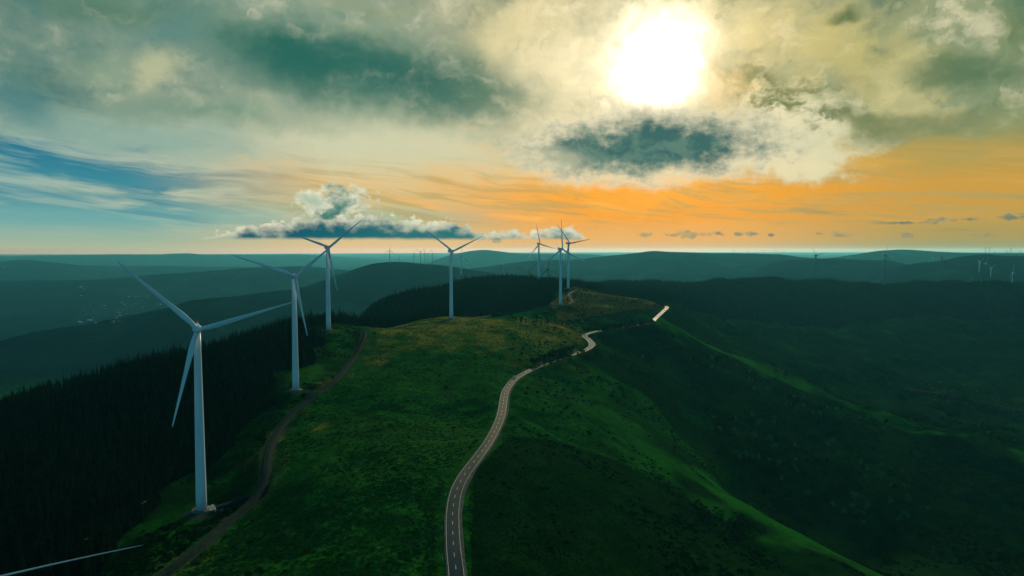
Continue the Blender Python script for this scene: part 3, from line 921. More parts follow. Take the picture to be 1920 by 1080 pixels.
def tower_mesh():
    prof = []
    for i in range(13):
        u = i / 12
        r = 2.35 + (1.45 - 2.35) * u
        z = u * (TOWER_H - 1.9)
        prof.append(circ(r, z))
    return loft('tower', prof)


def rounded_box(name, sx, sy, sz, bev, taper=None):
    bm = bmesh.new()
    bmesh.ops.create_cube(bm, size=1.0)
    for v in bm.verts:
        v.co = Vector((v.co.x * sx, v.co.y * sy, v.co.z * sz))
        if taper:
            taper(v)
    bmesh.ops.bevel(bm, geom=bm.edges[:], offset=bev, segments=3, affect='EDGES')
    me_ = bpy.data.meshes.new(name); bm.to_mesh(me_); bm.free()
    me_.polygons.foreach_set('use_smooth', [True] * len(me_.polygons))
    return me_


def blade_mesh():
    """Blade pointing up (+z); the wind comes along -y, the leading edge is at -x."""
    st = [(0, .95, .95, 0), (1.6, .95, .95, 0), (4, 1.12, .80, 18), (8.5, 1.28, .52, 14), (14, 1.06, .34, 9), (21, .80, .24, 6), (29, .58, .17, 3.5), (36, .42, .12, 1.5), (41, .28, .08, .5), (42.6, .20, .035, 0), (43, .06, .015, 0)]
    rings = []
    for z, ch, th, tw in st:
        r = []
        for k in range(14):
            a = 2 * math.pi * k / 14
            x = math.cos(a)
            if z < 3:
                px_, py_ = ch * x, th * math.sin(a)
            else:                                            # aerofoil: blunt nose, thin tail
                px_ = ch * (x + .35)
                py_ = th * math.sin(a) * (1 - .45 * (x + 1) / 2 * 1.3)
            c, s_ = math.cos(R(tw)), math.sin(R(tw))
            bend = -.0009 * z * z
            r.append((px_ * c - py_ * s_, px_ * s_ + py_ * c + bend, z))
        rings.append(r)
    return loft('blade', rings)


def spinner_mesh():
    rings = []
    for i in range(9):
        u = i / 8
        r = 1.75 * math.sqrt(max(0.0, 1 - u * u)) if u < 1 else .03
        r = max(r, .03)
        rings.append([(q[0], -2.6 * u, q[1]) for q in [(c_[0], c_[1]) for c_ in circ(r, 0, 20)]])
    rings.insert(0, [(q[0], .9, q[1]) for q in circ(1.6, 0, 20)])
    return loft('hub', rings)


def nac_taper(v):
    if v.co.y > 0:
        v.co.z = v.co.z * .86 + .12
        v.co.x *= .88


M_TOWER, M_BLADE, M_HUB = tower_mesh(), blade_mesh(), spinner_mesh()
M_NAC = rounded_box('nacelle', 3.5, 9.4, 3.7, .7, nac_taper)
M_FOUND = loft('foundation', [circ(4.6, -.9, 32), circ(4.6, .05, 32), circ(4.4, .22, 32), circ(2.6, .40, 32)])
M_DOOR = rounded_box('door', .16, 1.0, 2.2, .06)
M_COOL = rounded_box('cooler', 2.4, .5, 1.0, .08)
M_MAST = loft('weather_mast', [circ(.06, 0, 6), circ(.04, 1.6, 6)])
for m_, mt in ((M_TOWER, white), (M_BLADE, white), (M_HUB, white), (M_NAC, white), (M_FOUND, conc), (M_DOOR, grey_m), (M_COOL, grey_m), (M_MAST, grey_m)):
    m_.materials.append(mt)
def backlit_copy(m_):
    g_ = m_.copy(); g_.materials.clear(); g_.materials.append(backlit_grey); return g_
BACKLIT = {m_.name: backlit_copy(m_) for m_ in (M_TOWER, M_BLADE, M_HUB, M_NAC)}
YAW = R(29)                                                   # all rotors look into the same wind


def make_turbine(label, group, hub, base_z, phase, detail=2, pitch=0.0, pale=False):
    """hub: world point of the rotor centre; the tower stands below it on the ground at base_z."""
    root = bpy.data.objects.new('wind_turbine', None)
    COL.objects.link(root)
    c, s_ = math.cos(YAW), math.sin(YAW)
    # rotor centre sits 4.6 m upwind of the tower axis (upwind = -y turned by the yaw)
    tx, ty = hub[0] - 4.6 * s_, hub[1] + 4.6 * c
    root.location = (tx, ty, base_z)
    root.rotation_euler = (0, 0, YAW)
    prop(root, label, 'wind turbine', group)
    h = hub[2] - base_z
    def part(name, me_, loc=(0, 0, 0), rot=(0, 0, 0), par=root, scl=(1, 1, 1)):
        o = link(name, me_ if detail > 1 or pale else BACKLIT[me_.name], (), par)
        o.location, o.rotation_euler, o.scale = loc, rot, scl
        return o
    tw = part('tower', M_TOWER, scl=(1, 1, h / TOWER_H))
    part('nacelle', M_NAC, (0, 1.9, h))
    hb = part('hub', M_HUB, (0, -4.3, h))
    for k in range(3):
        ang = phase + 120 * k                                  # photograph angle, counter-clockwise from the right
        o = part('blade', M_BLADE, (0, -4.6, h))
        o.rotation_euler = (Matrix.Rotation(R(90 - ang), 4, 'Y') @ Matrix.Translation((0, 0, 1.3)) @ Matrix.Rotation(R(pitch), 4, 'Z')).to_euler()
    if detail > 1:
        part('foundation', M_FOUND)
        d_ = part('door', M_DOOR, (2.33, 0, 2.0))
        nc = [q for q in root.children if q.name.startswith('nacelle')][0]
        part('cooler', M_COOL, (0, 4.1, 2.0), par=nc)
        part('weather_mast', M_MAST, (.6, 3.2, 1.8), par=nc)
    return root


G_RIDGE = 'wind turbines standing in a row along the ridge'
def hub_at(px, py, Y): return at(px, py, Y)

NEAR_T = [   # hub pixel, distance, foot pixel, phase, label
    ((371, 618), 303, 962, 15, 'closest wind turbine whose whole white tower is seen, beside the gravel track'),
    ((553.5, 518), 484, 733, 40, 'white wind turbine halfway along the gravel track by the wood'),
    ((616, 464), 671, 619, 40, 'white turbine at the far end of the left gravel track, before the wood'),
    ((848.5, 471), 825, 597, 25, 'white turbine with two blades in a wide V on the brow of the field'),
    ((1054.5, 467), 1000, 571, 94, 'white turbine at the foot of the straw coloured knoll with one blade straight up'),
    ((1068.5, 456), 1209, 541, 10, 'white turbine on top of the straw coloured knoll, partly behind another tower'),
    ((1012.5, 457), 1465, 528, 104, 'white turbine with its foot in a small clearing of the wooded hill'),
]
for (hx, hy), Y, fy, ph, lab in NEAR_T:
    hub = hub_at(hx, hy, Y)
    c, s_ = math.cos(YAW), math.sin(YAW)
    gzz = float(ground(hub[0] - 4.6 * s_, hub[1] + 4.6 * c)[0])
    make_turbine(lab, G_RIDGE, hub, gzz, ph)
make_turbine('white turbine of which only one long blade reaches in at the lower left corner', G_RIDGE,
             (-103.6, 100.73, CAM_H - 55.6), CAM_H - 134.0, 6, 2, 61)

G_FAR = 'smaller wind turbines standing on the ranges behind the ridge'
FAR_T = [   # hub pixel, distance, foot pixel (None: hidden or on the ground below), phase, label
    (993, 509.5, 2330, None, 52, 'turbine sunk behind dark pine tops with only hub and two blades showing'),
    (1029, 505, 1860, None, 92, 'turbine rising from behind the pines between two larger towers, one blade upright'),
    (731, 469.5, 4450, 490, 84, 'turbine on the rounded blue hill, tallest and leftmost on its crest'),
    (748.5, 485.5, 4750, None, 74, 'turbine half hidden by the blue hill, low, just right of its tallest one'),
    (776, 479.5, 5000, None, 92, 'turbine on the blue hill with a blade upright, third from the left on its crest'),
    (788.6, 472.5, 5000, None, 30, 'turbine on the blue hill with blades spread in a V'),
    (797, 475, 5000, None, 108, 'turbine on the blue hill just right of the one with blades in a V'),
    (802.5, 480, 6000, None, 70, 'faint thin turbine on the blue hill between two bigger ones'),
    (811.5, 476, 5000, None, 118, 'turbine on the blue hill last big one on the right of its crest'),
    (814.5, 486, 6400, None, 60, 'smallest turbine at the right end of the row on the blue hill'),
    (865.8, 481.5, 2890, 517, 92, 'turbine on the right flank of the blue hill beside the tower of a closer one'),
    (674, 489, 9800, None, 30, 'tiny hazy turbine on the far ridge left of the blue hill, first of four'),
    (684, 488, 9800, None, 90, 'tiny hazy turbine on the far ridge left of the blue hill, second of four'),
    (691, 486, 9800, None, 60, 'tiny hazy turbine on the far ridge left of the blue hill, third of four'),
    (701, 490, 9800, None, 10, 'tiny hazy turbine on the far ridge left of the blue hill, fourth and lowest'),
    (945, 495, 5600, None, 92, 'small turbine in the haze above the pines, upright blade, left of a leaning one'),
    (957.5, 497, 5600, None, 74, 'small turbine in the haze above the pines with its blade leaning right'),
    (935, 498, 7600, None, 90, 'tiny faint turbine in the haze left of a pair above the pines'),
    (1376, 470, 11500, None, 90, 'tiny turbine behind the long hazy crest, first from the left'),
    (1403, 470, 11500, None, 60, 'tiny turbine behind the long hazy crest, second from the left'),
    (1432, 469.5, 11500, None, 30, 'tiny turbine behind the long hazy crest, third from the left'),
    (1452, 469, 11500, None, 10, 'tiny turbine behind the long hazy crest, fourth from the left'),
    (1457.5, 471, 12500, None, 90, 'tiny turbine behind the long hazy crest, fifth from the left'),
    (1465, 472, 12500, None, 75, 'tiny turbine behind the long hazy crest, sixth from the left'),
    (1470.5, 469, 11500, None, 0, 'tiny turbine behind the long hazy crest, seventh from the left'),
    (1492, 474, 11500, None, 90, 'tiny turbine behind the long hazy crest, eighth and last to the right'),
    (1531.5, 479, 2330, 524.5, 16, 'turbine on the far wooded ridge with two blades raised, first of three on the right'),
    (1662, 479, 2360, 524.5, 81, 'turbine on the far wooded ridge with one blade straight up, middle of three'),
    (1767.5, 483, 2430, 525.5, 42, 'turbine on the far wooded ridge in front of the dark hill, last of three'),
    (1829, 533.5, 2560, None, 142, 'turbine hidden behind the wooded ridge with only a pale blade tip showing'),
    (1655, 477, 8200, None, 90, 'tiny hazy turbine close behind the middle one of the wooded ridge'),
    (1591, 480, 8000, None, 90, 'tiny hazy turbine in the dip between two dark hills'),
    (1743.5, 478, 8000, None, 90, 'tiny hazy turbine standing in the saddle left of the dark hill'),
    (1749.5, 483, 8400, None, 60, 'tiny hazy turbine in the saddle, lower right neighbour of another'),
    (1838, 491, 3850, 518.5, 35, 'pale turbine before the dark hill, left one of a close pair'),
    (1849.5, 493.5, 4100, 515.5, 62, 'pale turbine before the dark hill, right one of a close pair'),
    (1859.5, 503, 3700, None, 33, 'pale turbine with blades in a V right below a close pair'),
    (1900.5, 511, 3500, None, 90, 'pale turbine near the end of the wooded ridge, low before the dark hill'),
    (1848.5, 464.5, 7600, None, 88, 'small turbine on the skyline above the dark hill, tallest on the left'),
    (1856, 466, 8200, None, 40, 'small turbine on the skyline above the dark hill, close right of the tallest'),
    (1865.5, 472, 9000, None, 80, 'small low turbine on the skyline above the dark hill'),
    (1889, 471, 8800, None, 86, 'small turbine on the skyline left of a taller one near the edge'),
    (1896, 466.5, 7200, None, 88, 'small tall turbine on the skyline near the right edge with a blade up'),
    (1913.5, 473, 7000, None, 10, 'small turbine on the skyline at the right edge'),
]
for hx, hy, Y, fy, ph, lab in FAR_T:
    hub = hub_at(hx, hy, Y)
    if Y < 2700:
        g = float(ground(hub[0], hub[1])[0])
    else:
        g = hub[2] - TOWER_H
    base = hub[2] - TOWER_H if fy is None else at(hx, fy, Y)[2]
    g2 = float(ground(hub[0], hub[1])[0])
    if fy is None or abs(g2 - base) < 30:
        base = min(g2, base + 25) if g2 < base + 25 else base
        if hub[2] - base > 130:                               # ground far below in a valley: nothing of its foot is seen
            base = hub[2] - 130
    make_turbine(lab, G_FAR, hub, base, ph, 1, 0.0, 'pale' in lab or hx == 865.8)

# ------------------------------------------------------------------ trees
def leaf_material(name, c0, c1, sc):
    mt, t, b = material(name, 1.0, .0)
    oi = t.node('ShaderNodeObjectInfo')
    pos = t.node('ShaderNodeNewGeometry').outputs['Position']
    n = t.noise(pos, sc, 4, .6)
    f = t.add(t.mul(t.step(n, .3, .7), .6), t.mul(oi.outputs['Random'], .4))
    t.put(b.inputs['Base Color'], t.mix(f, c0, c1))
    return mt


bark, t, b = material('bark', .9, .1)
pos = t.node('ShaderNodeNewGeometry').outputs['Position']
t.put(b.inputs['Base Color'], t.mix(t.noise(pos, 3.0, 4, .6), (.030, .026, .020), (.075, .065, .05)))
needle = leaf_material('pine_needles', (.002, .010, .005), (.013, .042, .014), .9)
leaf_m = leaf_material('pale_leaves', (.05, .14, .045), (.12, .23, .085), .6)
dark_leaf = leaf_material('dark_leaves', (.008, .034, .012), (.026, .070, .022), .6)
scrub_m = leaf_material('scrub_leaves', (.004, .026, .010), (.020, .085, .022), .25)
tussock_m = leaf_material('tussock_grass', (.012, .085, .016), (.055, .170, .030), .25)
drygrass_m = leaf_material('dry_stalks', (.10, .10, .025), (.27, .21, .05), .25)


def trunk_mesh(h, r, seed, n=7, lean=.02):
    q = random.Random(seed)
    rings = []
    lx, ly = q.uniform(-lean, lean), q.uniform(-lean, lean)
    for i in range(6):
        u = i / 5
        rings.append(circ(max(.02, r * (1 - u) ** .8 + (.35 * r if i == 0 else 0)), u * h - (.5 if i == 0 else 0), n, lx * h * u, ly * h * u))
    me_ = loft('trunk', rings)
    return me_


def conifer_crown(h, w, seed):
    q = random.Random(seed)
    V, Fc = [], []
    z = h * q.uniform(.10, .2)
    while z < h * .985:
        u = (z / h)
        rad = w * (1 - u) ** .85 * q.uniform(.8, 1.12) + .12
        nb = max(4, int(9 * (1 - u) + 4))
        a0 = q.uniform(0, 6.28)
        for k in range(nb):
            if q.random() < .10:
                continue
            a = a0 + 6.283 * k / nb + q.uniform(-.25, .25)
            L_ = rad * q.uniform(.7, 1.15)
            droop = L_ * q.uniform(.15, .5)
            wd = L_ * q.uniform(.22, .36) + .1
            ca, sa = math.cos(a), math.sin(a)
            zz = z + q.uniform(-.15, .15)
            i = len(V)
            V += [(0, 0, zz + .12 * L_), (ca * L_ * .55 - sa * wd, sa * L_ * .55 + ca * wd, zz - droop * .35 - .12), (ca * L_, sa * L_, zz - droop),
                  (ca * L_ * .55 + sa * wd, sa * L_ * .55 - ca * wd, zz - droop * .35 - .12), (ca * L_ * .5, sa * L_ * .5, zz - droop * .25 + .12)]
            Fc += [(i, i + 1, i + 4), (i + 1, i + 2, i + 4), (i + 2, i + 3, i + 4), (i + 3, i, i + 4)]
        z += h * q.uniform(.040, .058)
    i = len(V)
    V += [(.12, 0, h * .93), (-.08, .1, h * .93), (-.08, -.1, h * .93), (0, 0, h * 1.02)]
    Fc += [(i, i + 1, i + 3), (i + 1, i + 2, i + 3), (i + 2, i, i + 3)]
    return mesh_from('crown', V, Fc)


def broad_crown(h, w, seed, n=420, gap=.35):
    q = random.Random(seed)
    lobes = []
    for _ in range(q.randint(7, 11)):
        a, rr = q.uniform(0, 6.28), w * math.sqrt(q.random()) * .62
        lobes.append((rr * math.cos(a), rr * math.sin(a), h * q.uniform(.42, .86), w * q.uniform(.28, .48)))
    V, Fc = [], []
    for _ in range(n):
        lx, ly, lz, lr = q.choice(lobes)
        d = Vector((q.gauss(0, 1), q.gauss(0, 1), q.gauss(0, .8))).normalized() * lr * q.uniform(.55, 1.15)
        c = Vector((lx, ly, lz)) + d
        s_ = w * q.uniform(.06, .13)
        nrm = (d.normalized() + Vector((q.uniform(-.8, .8), q.uniform(-.8, .8), q.uniform(-.4, .9)))).normalized()
        tx = nrm.orthogonal().normalized(); ty = nrm.cross(tx)
        i = len(V)
        r0 = q.uniform(0, 6.28)
        for k in range(4):
            aa_ = r0 + k * 1.5708 + q.uniform(-.4, .4)
            V.append(tuple(c + (tx * math.cos(aa_) + ty * math.sin(aa_)) * s_ * q.uniform(.7, 1.3) + nrm * q.uniform(-.2, .2) * s_))
        Fc.append((i, i + 1, i + 2, i + 3))
    return mesh_from('crown', V, Fc)


def limb_trunk(h, w, seed):
    q = random.Random(seed)
    bm = bmesh.new()
    def limb(p0, p1, r0, r1, n=6):
        ax = (p1 - p0).normalized(); tx = ax.orthogonal().normalized(); ty = ax.cross(tx)
        A = [bm.verts.new(p0 + (tx * math.cos(6.283 * k / n) + ty * math.sin(6.283 * k / n)) * r0) for k in range(n)]
        B = [bm.verts.new(p1 + (tx * math.cos(6.283 * k / n) + ty * math.sin(6.283 * k / n)) * r1) for k in range(n)]
        for k in range(n):
            bm.faces.new((A[k], A[(k + 1) % n], B[(k + 1) % n], B[k]))
    top_ = Vector((q.uniform(-.2, .2), q.uniform(-.2, .2), h * .8))
    mid_ = Vector((q.uniform(-.15, .15), q.uniform(-.15, .15), h * .4))
    r = h * .022 + .05
    limb(Vector((0, 0, -.5)), mid_, r * 1.3, r * .8); limb(mid_, top_, r * .8, r * .15)
    for _ in range(6):
        p = mid_.lerp(top_, q.uniform(0, .7)); a = q.uniform(0, 6.28)
        limb(p, p + Vector((math.cos(a) * w * .5, math.sin(a) * w * .5, h * q.uniform(.12, .25))), r * .4, r * .08, 5)
    me_ = bpy.data.meshes.new('trunk'); bm.to_mesh(me_); bm.free()
    return me_


PINES = []
for i in range(7):
    h = (9.5, 11, 12.5, 8, 10, 13.5, 7)[i]; w = (2.1, 2.2, 2.5, 1.9, 1.8, 2.4, 1.8)[i]
    tr_, cr_ = trunk_mesh(h * .96, .20, 40 + i), conifer_crown(h, w, 90 + i)
    tr_.materials.append(bark); cr_.materials.append(needle)
    PINES.append((tr_, cr_))
BROAD = []
for i in range(6):
    h = (6.5, 5, 8, 4.2, 7, 5.5)[i]; w = (2.3, 2.0, 2.7, 1.8, 1.7, 2.6)[i]
    tr_, cr_ = limb_trunk(h, w, 140 + i), broad_crown(h, w, 190 + i)
    tr_.materials.append(bark)
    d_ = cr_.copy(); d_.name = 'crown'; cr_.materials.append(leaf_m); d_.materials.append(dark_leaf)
    BROAD.append((tr_, cr_, d_))


def plant_tree(name, meshes, loc, rz, s, label, cat, group):
    o = bpy.data.objects.new(name, None); COL.objects.link(o)
    o.location = loc; o.rotation_euler = (0, 0, rz); o.scale = (s, s, s)
    prop(o, label, cat, group)
    link('trunk', meshes[0], (), o); link('crown', meshes[1], (), o)
    return o


prng = np.random.default_rng(11)
def fill(poly, step, keep=1.0, view=.86):
    P = np.array(poly)
    lo, hi = P.min(0), P.max(0)
    lo[0] = max(lo[0], -view * hi[1])
    X, Y = np.meshgrid(np.arange(lo[0], hi[0], step), np.arange(lo[1], hi[1], step))
    X = X.ravel() + prng.uniform(-.48, .48, X.size) * step; Y = Y.ravel() + prng.uniform(-.48, .48, Y.size) * step
    m = inside(X + 14 * fbm(X / 35, Y / 35, 3), Y, poly) & (np.abs(X) < view * Y) & (prng.random(X.size) < keep)
    return X[m], Y[m]


def clear_of_paths(X, Y, road_d=10, track_d=6, pad_d=20):
    d1, _ = dist_to(road_line, X, Y)
    ok = d1 > road_d
    for L in TRACKS + [FAR_TRACK]:
        d2, _ = dist_to(L, X, Y)
        ok &= d2 > track_d
    for p in PADS:
        ok &= np.hypot(X - p[0], Y - p[1]) > pad_d
    return ok


pine_xyz = []
for poly, step, keep in ((WOOD_LEFT, 4.3, .93), (WOOD_BACK, 5.0, .93), (WOOD_RIDGE, 7.5, .95)):
    X, Y = fill(poly, step, keep)
    ok = clear_of_paths(X, Y)
    X, Y = X[ok], Y[ok]
    # a few rides and gaps
    ok = (np.abs(fbm(X / 90 + 3, Y / 90 + 8, 3)) > .025) | (prng.random(X.size) < .35)
    pine_xyz.append(np.stack([X[ok], Y[ok], ground(X[ok], Y[ok]) - .15], -1))
n_left, n_back = len(pine_xyz[0]), len(pine_xyz[1])
PX = np.concatenate(pine_xyz)
ps = prng.uniform(.5, 1.0, len(PX)) + .3 * prng.random(len(PX)) ** 4 + .35 * fbm(PX[:, 0] / 45, PX[:, 1] / 45, 3); ps[n_left + n_back:] *= .85
ps[:n_left] *= np.interp(PX[:n_left, 1], [250, 700], [.80, 1.0])
prz = prng.uniform(0, 6.283, len(PX)); pv_ = prng.integers(0, 7, len(PX))
# which of them show largest inside the frame: those become trees of their own
slant = np.linalg.norm(PX - np.array([0, 0, CAM_H]), axis=1)
u_ = PX[:, 0] / PX[:, 1] * FPX + 960
t_ = (PX[:, 2] + 6 - CAM_H) / PX[:, 1]
vis = (u_ > 5) & (u_ < 1915) & (t_ > -.465)
size = np.where(vis, ps / slant, 0)
order = np.argsort(-size)
single = np.zeros(len(PX), bool); single[order[:300]] = True
for i in np.flatnonzero(single):
    plant_tree('pine_tree', PINES[pv_[i]], PX[i], float(prz[i]), float(ps[i]),
               'dark narrow pine at the near edge of the wood left of the gravel track', 'pine tree', 'pines at the near edge of the left wood')


def scatter(name, label, P, rz, s, var, protos, kind='stuff'):
    """One object whose points carry copies of a few plants."""
    me_ = bpy.data.meshes.new(name)
    me_.vertices.add(len(P)); me_.vertices.foreach_set('co', P.astype(np.float32).ravel())
    for k, typ, dat in (('rz', 'FLOAT', rz), ('sc', 'FLOAT', s), ('var', 'INT', var)):
        a_ = me_.attributes.new(k, typ, 'POINT'); a_.data.foreach_set('value', np.ascontiguousarray(dat, dtype=np.float32 if typ == 'FLOAT' else np.int32))
    ob = link(name, me_)
    prop(ob, label, kind=kind)
    ng = bpy.data.node_groups.new(name, 'GeometryNodeTree')
    ng.interface.new_socket('Geometry', in_out='INPUT', socket_type='NodeSocketGeometry')
    ng.interface.new_socket('Geometry', in_out='OUTPUT', socket_type='NodeSocketGeometry')
    N, Lk = ng.nodes, ng.links
    gi, go, join = N.new('NodeGroupInput'), N.new('NodeGroupOutput'), N.new('GeometryNodeJoinGeometry')
    def named(k, typ):
        n = N.new('GeometryNodeInputNamedAttribute'); n.data_type = typ; n.inputs[0].default_value = k
        return n.outputs[0]
    rot = N.new('ShaderNodeCombineXYZ'); Lk.new(named('rz', 'FLOAT'), rot.inputs[2])
    for k, po in enumerate(protos):
        inf = N.new('GeometryNodeObjectInfo'); inf.inputs[0].default_value = po; inf.inputs['As Instance'].default_value = True
        iop = N.new('GeometryNodeInstanceOnPoints')
        cmp_ = N.new('FunctionNodeCompare'); cmp_.data_type = 'INT'; cmp_.operation = 'EQUAL'
        Lk.new(named('var', 'INT'), [q for q in cmp_.inputs if q.type == 'INT'][0]); [q for q in cmp_.inputs if q.type == 'INT'][1].default_value = k
        Lk.new(gi.outputs[0], iop.inputs['Points']); Lk.new(cmp_.outputs[0], iop.inputs['Selection'])
        Lk.new(inf.outputs['Geometry'], iop.inputs['Instance'])
        Lk.new(rot.outputs[0], iop.inputs['Rotation']); Lk.new(named('sc', 'FLOAT'), iop.inputs['Scale'])
        Lk.new(iop.outputs[0], join.inputs[0])
    Lk.new(join.outputs[0], go.inputs[0])
    md = ob.modifiers.new(name, 'NODES'); md.node_group = ng
    return ob


def joined(name, *mes):
    bm = bmesh.new()
    mats = []
    for m_ in mes:
        n0 = len(bm.faces)
        bm.from_mesh(m_)
        bm.faces.ensure_lookup_table()
        for f in bm.faces[n0:]:
            f.material_index = len(mats)
        mats.append(m_.materials[0])
    me_ = bpy.data.meshes.new(name); bm.to_mesh(me_); bm.free()
    for mt in mats:
        me_.materials.append(mt)
    return bpy.data.objects.new(name, me_)                     # not linked: only a pattern for the scatter


PINE_P = [joined('pine_pattern', *p) for p in PINES]
rest = ~single
scatter('pine_forest', 'dense dark pine wood covering the left shoulder, the middle hill and the far ridge', PX[rest], prz[rest], ps[rest], pv_[rest], PINE_P)

# ---- single broadleaved trees, by the ground they stand on
def sprinkle(poly_px, n, seed, y1=2400):
    q = np.random.default_rng(seed)
    P = np.array(poly_px, float); lo, hi = P.min(0), P.max(0)
    out = []
    tries = 0
    while len(out) < n and tries < n * 30:
        tries += 1
        u = q.uniform(lo, hi)
        if not inside(np.array([u[0]]), np.array([u[1]]), poly_px)[0]:
            continue
        g = ground_hit(u[0], u[1], 120, y1)
        if clear_of_paths(g[None, 0], g[None, 1], 7, 5, 12)[0]:
            out.append(g)
    return out


REG = [
    ([(1330, 770), (1500, 800), (1720, 905), (1760, 1010), (1640, 1000), (1430, 905), (1330, 830)], 62, 1, 1, 'pale leafy tree scattered in the dark hollow behind the nearer grassy spur', 'pale trees in the dark hollow', 1.3),
    ([(1300, 650), (1420, 690), (1560, 745), (1700, 800), (1640, 820), (1480, 770), (1330, 700)], 40, 2, 1, 'pale small tree on the dark flank below the bright grassy spur', 'pale trees below the bright spur', 1.2),
    ([(1450, 690), (1600, 742), (1760, 785), (1915, 832), (1915, 848), (1760, 800), (1600, 760), (1450, 705)], 34, 3, 2, 'small dark tree along the crest of the bright grassy spur', 'trees on the crest of the bright spur', 1.0),
    ([(950, 596), (1010, 590), (1090, 604), (1100, 618), (1010, 612), (950, 604)], 30, 4, 2, 'round dark tree in the saddle between field and straw coloured knoll', 'trees in the saddle below the knoll', .9),
    ([(1060, 575), (1150, 565), (1225, 578), (1210, 598), (1140, 610), (1070, 600)], 32, 5, 2, 'dark tree standing on the slope of the straw coloured knoll', 'trees on the knoll slope', .7),
    ([(1110, 650), (1200, 625), (1280, 640), (1350, 690), (1260, 720), (1150, 690)], 30, 6, 2, 'low dark tree on the slope between road and bright spur', 'trees between road and spur', .8),
    ([(1660, 715), (1790, 720), (1915, 752), (1915, 785), (1800, 765), (1680, 740)], 34, 7, 1, 'pale tree beside the far track on the right hand hillside', 'trees along the far track', .8),
    ([(980, 650), (1060, 640), (1085, 660), (1010, 682), (965, 700)], 12, 8, 2, 'low dark tree on the field just above the road bend', 'trees above the road bend', .55),
]
for poly, n, sd_, tone, lab, grp, sc in REG:
    q = random.Random(sd_)
    for g in sprinkle(poly, n, sd_):
        v_ = BROAD[q.randrange(6)]
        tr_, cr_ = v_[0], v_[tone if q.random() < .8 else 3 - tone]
        z = float(ground(g[0], g[1])[0]) - .1
        plant_tree('leafy_tree', (tr_, cr_), (g[0], g[1], z), q.uniform(0, 6.28), sc * q.uniform(.7, 1.35), lab, 'tree', grp)

# ---- thickets that line the road and break it up (too many to count)
BROAD_P = [joined('broad_pattern', v_[0], v_[2]) for v_ in BROAD]
tk = []
rp = 960 + road_line[:, 0] / road_line[:, 1] * FPX
q = random.Random(8)
for px0, px1, n in ((1120, 1218, 200), (1012, 1084, 60)):
    ks = [k for k in range(2, len(road_line) - 2) if px0 < rp[k] < px1 and road_line[k, 1] > 560]
    for _ in range(n):
        k = q.choice(ks)
        p, d = road_line[k], road_line[k + 1] - road_line[k - 1]
        d = d[:2] / np.linalg.norm(d[:2])
        off = q.uniform(3.8, 8) if px0 > 1100 or q.random() < .35 else q.uniform(-10, -4.5)
        tk.append((p[0] + d[1] * off, p[1] - d[0] * off))
tk = np.array(tk)
scatter('thicket', 'dark thicket of small trees lining the road before and after the S bend', np.stack([tk[:, 0], tk[:, 1], ground(tk[:, 0], tk[:, 1]) - .1], -1),
        prng.uniform(0, 6.28, len(tk)), prng.uniform(.55, 1.25, len(tk)), prng.integers(0, 6, len(tk)), BROAD_P)

# ---- scrub, heather and grass tussocks
def tuft(seed, n, w, h, mat, spread=1.0):
    q = random.Random(seed)
    V, Fc = [], []
    for _ in range(n):
        a, r = q.uniform(0, 6.28), w * math.sqrt(q.random())
        x, y = r * math.cos(a), r * math.sin(a)
        hh = h * (1 - .55 * (r / w) ** 2) * q.uniform(.6, 1.1)
        a2 = q.uniform(0, 6.28); s_ = w * q.uniform(.16, .34) * spread
        i = len(V)
        V += [(x - s_ * math.cos(a2), y - s_ * math.sin(a2), hh * .25), (x + s_ * math.cos(a2), y + s_ * math.sin(a2), hh * .3), (x + q.uniform(-.2, .2) * w, y + q.uniform(-.2, .2) * w, hh)]
        Fc.append((i, i + 1, i + 2))
        V += [(x - s_ * math.sin(a2), y + s_ * math.cos(a2), hh * .8), (x + s_ * math.sin(a2), y - s_ * math.cos(a2), hh * .75)]
        Fc.append((i, i + 3, i + 4))
    me_ = mesh_from('tuft', V, Fc); me_.materials.append(mat)
    return bpy.data.objects.new('tuft_pattern', me_)


SCRUB = [tuft(k, 26, (.8, 1.1, .6, 1.4)[k], (.8, 1.0, .7, 1.2)[k], scrub_m) for k in range(4)]
STALK = [tuft(20 + k, 18, (.5, .8, .6)[k], (.5, .7, .6)[k], drygrass_m, .5) for k in range(3)]
GRASS = [tuft(30 + k, 18, (.6, .9, .7)[k], (.35, .45, .4)[k], tussock_m, .7) for k in range(3)]


def scrub_points(n, y0, y1, dens, seed):
    q = np.random.default_rng(seed)
    Y = y0 * (y1 / y0) ** q.random(n * 3)
    X = q.uniform(-.8, .8, n * 3) * Y
    m = q.random(n * 3) < dens(X, Y)
    X, Y = X[m][:n], Y[m][:n]
    ok = clear_of_paths(X, Y, 6.5, 3.6, 8)
    X, Y = X[ok], Y[ok]
    return np.stack([X, Y, ground(X, Y) - .05], -1), q


def wood_at(X, Y):
    w = np.zeros(X.shape, bool)
    for W in WOODS:
        w |= inside(X + 14 * fbm(X / 35, Y / 35, 3), Y, W)
    return w


def near_line(X, Y, rows):
    return dist_to(smooth_line(np.array([at(*r) for r in rows]), 6.0), X, Y)[0]


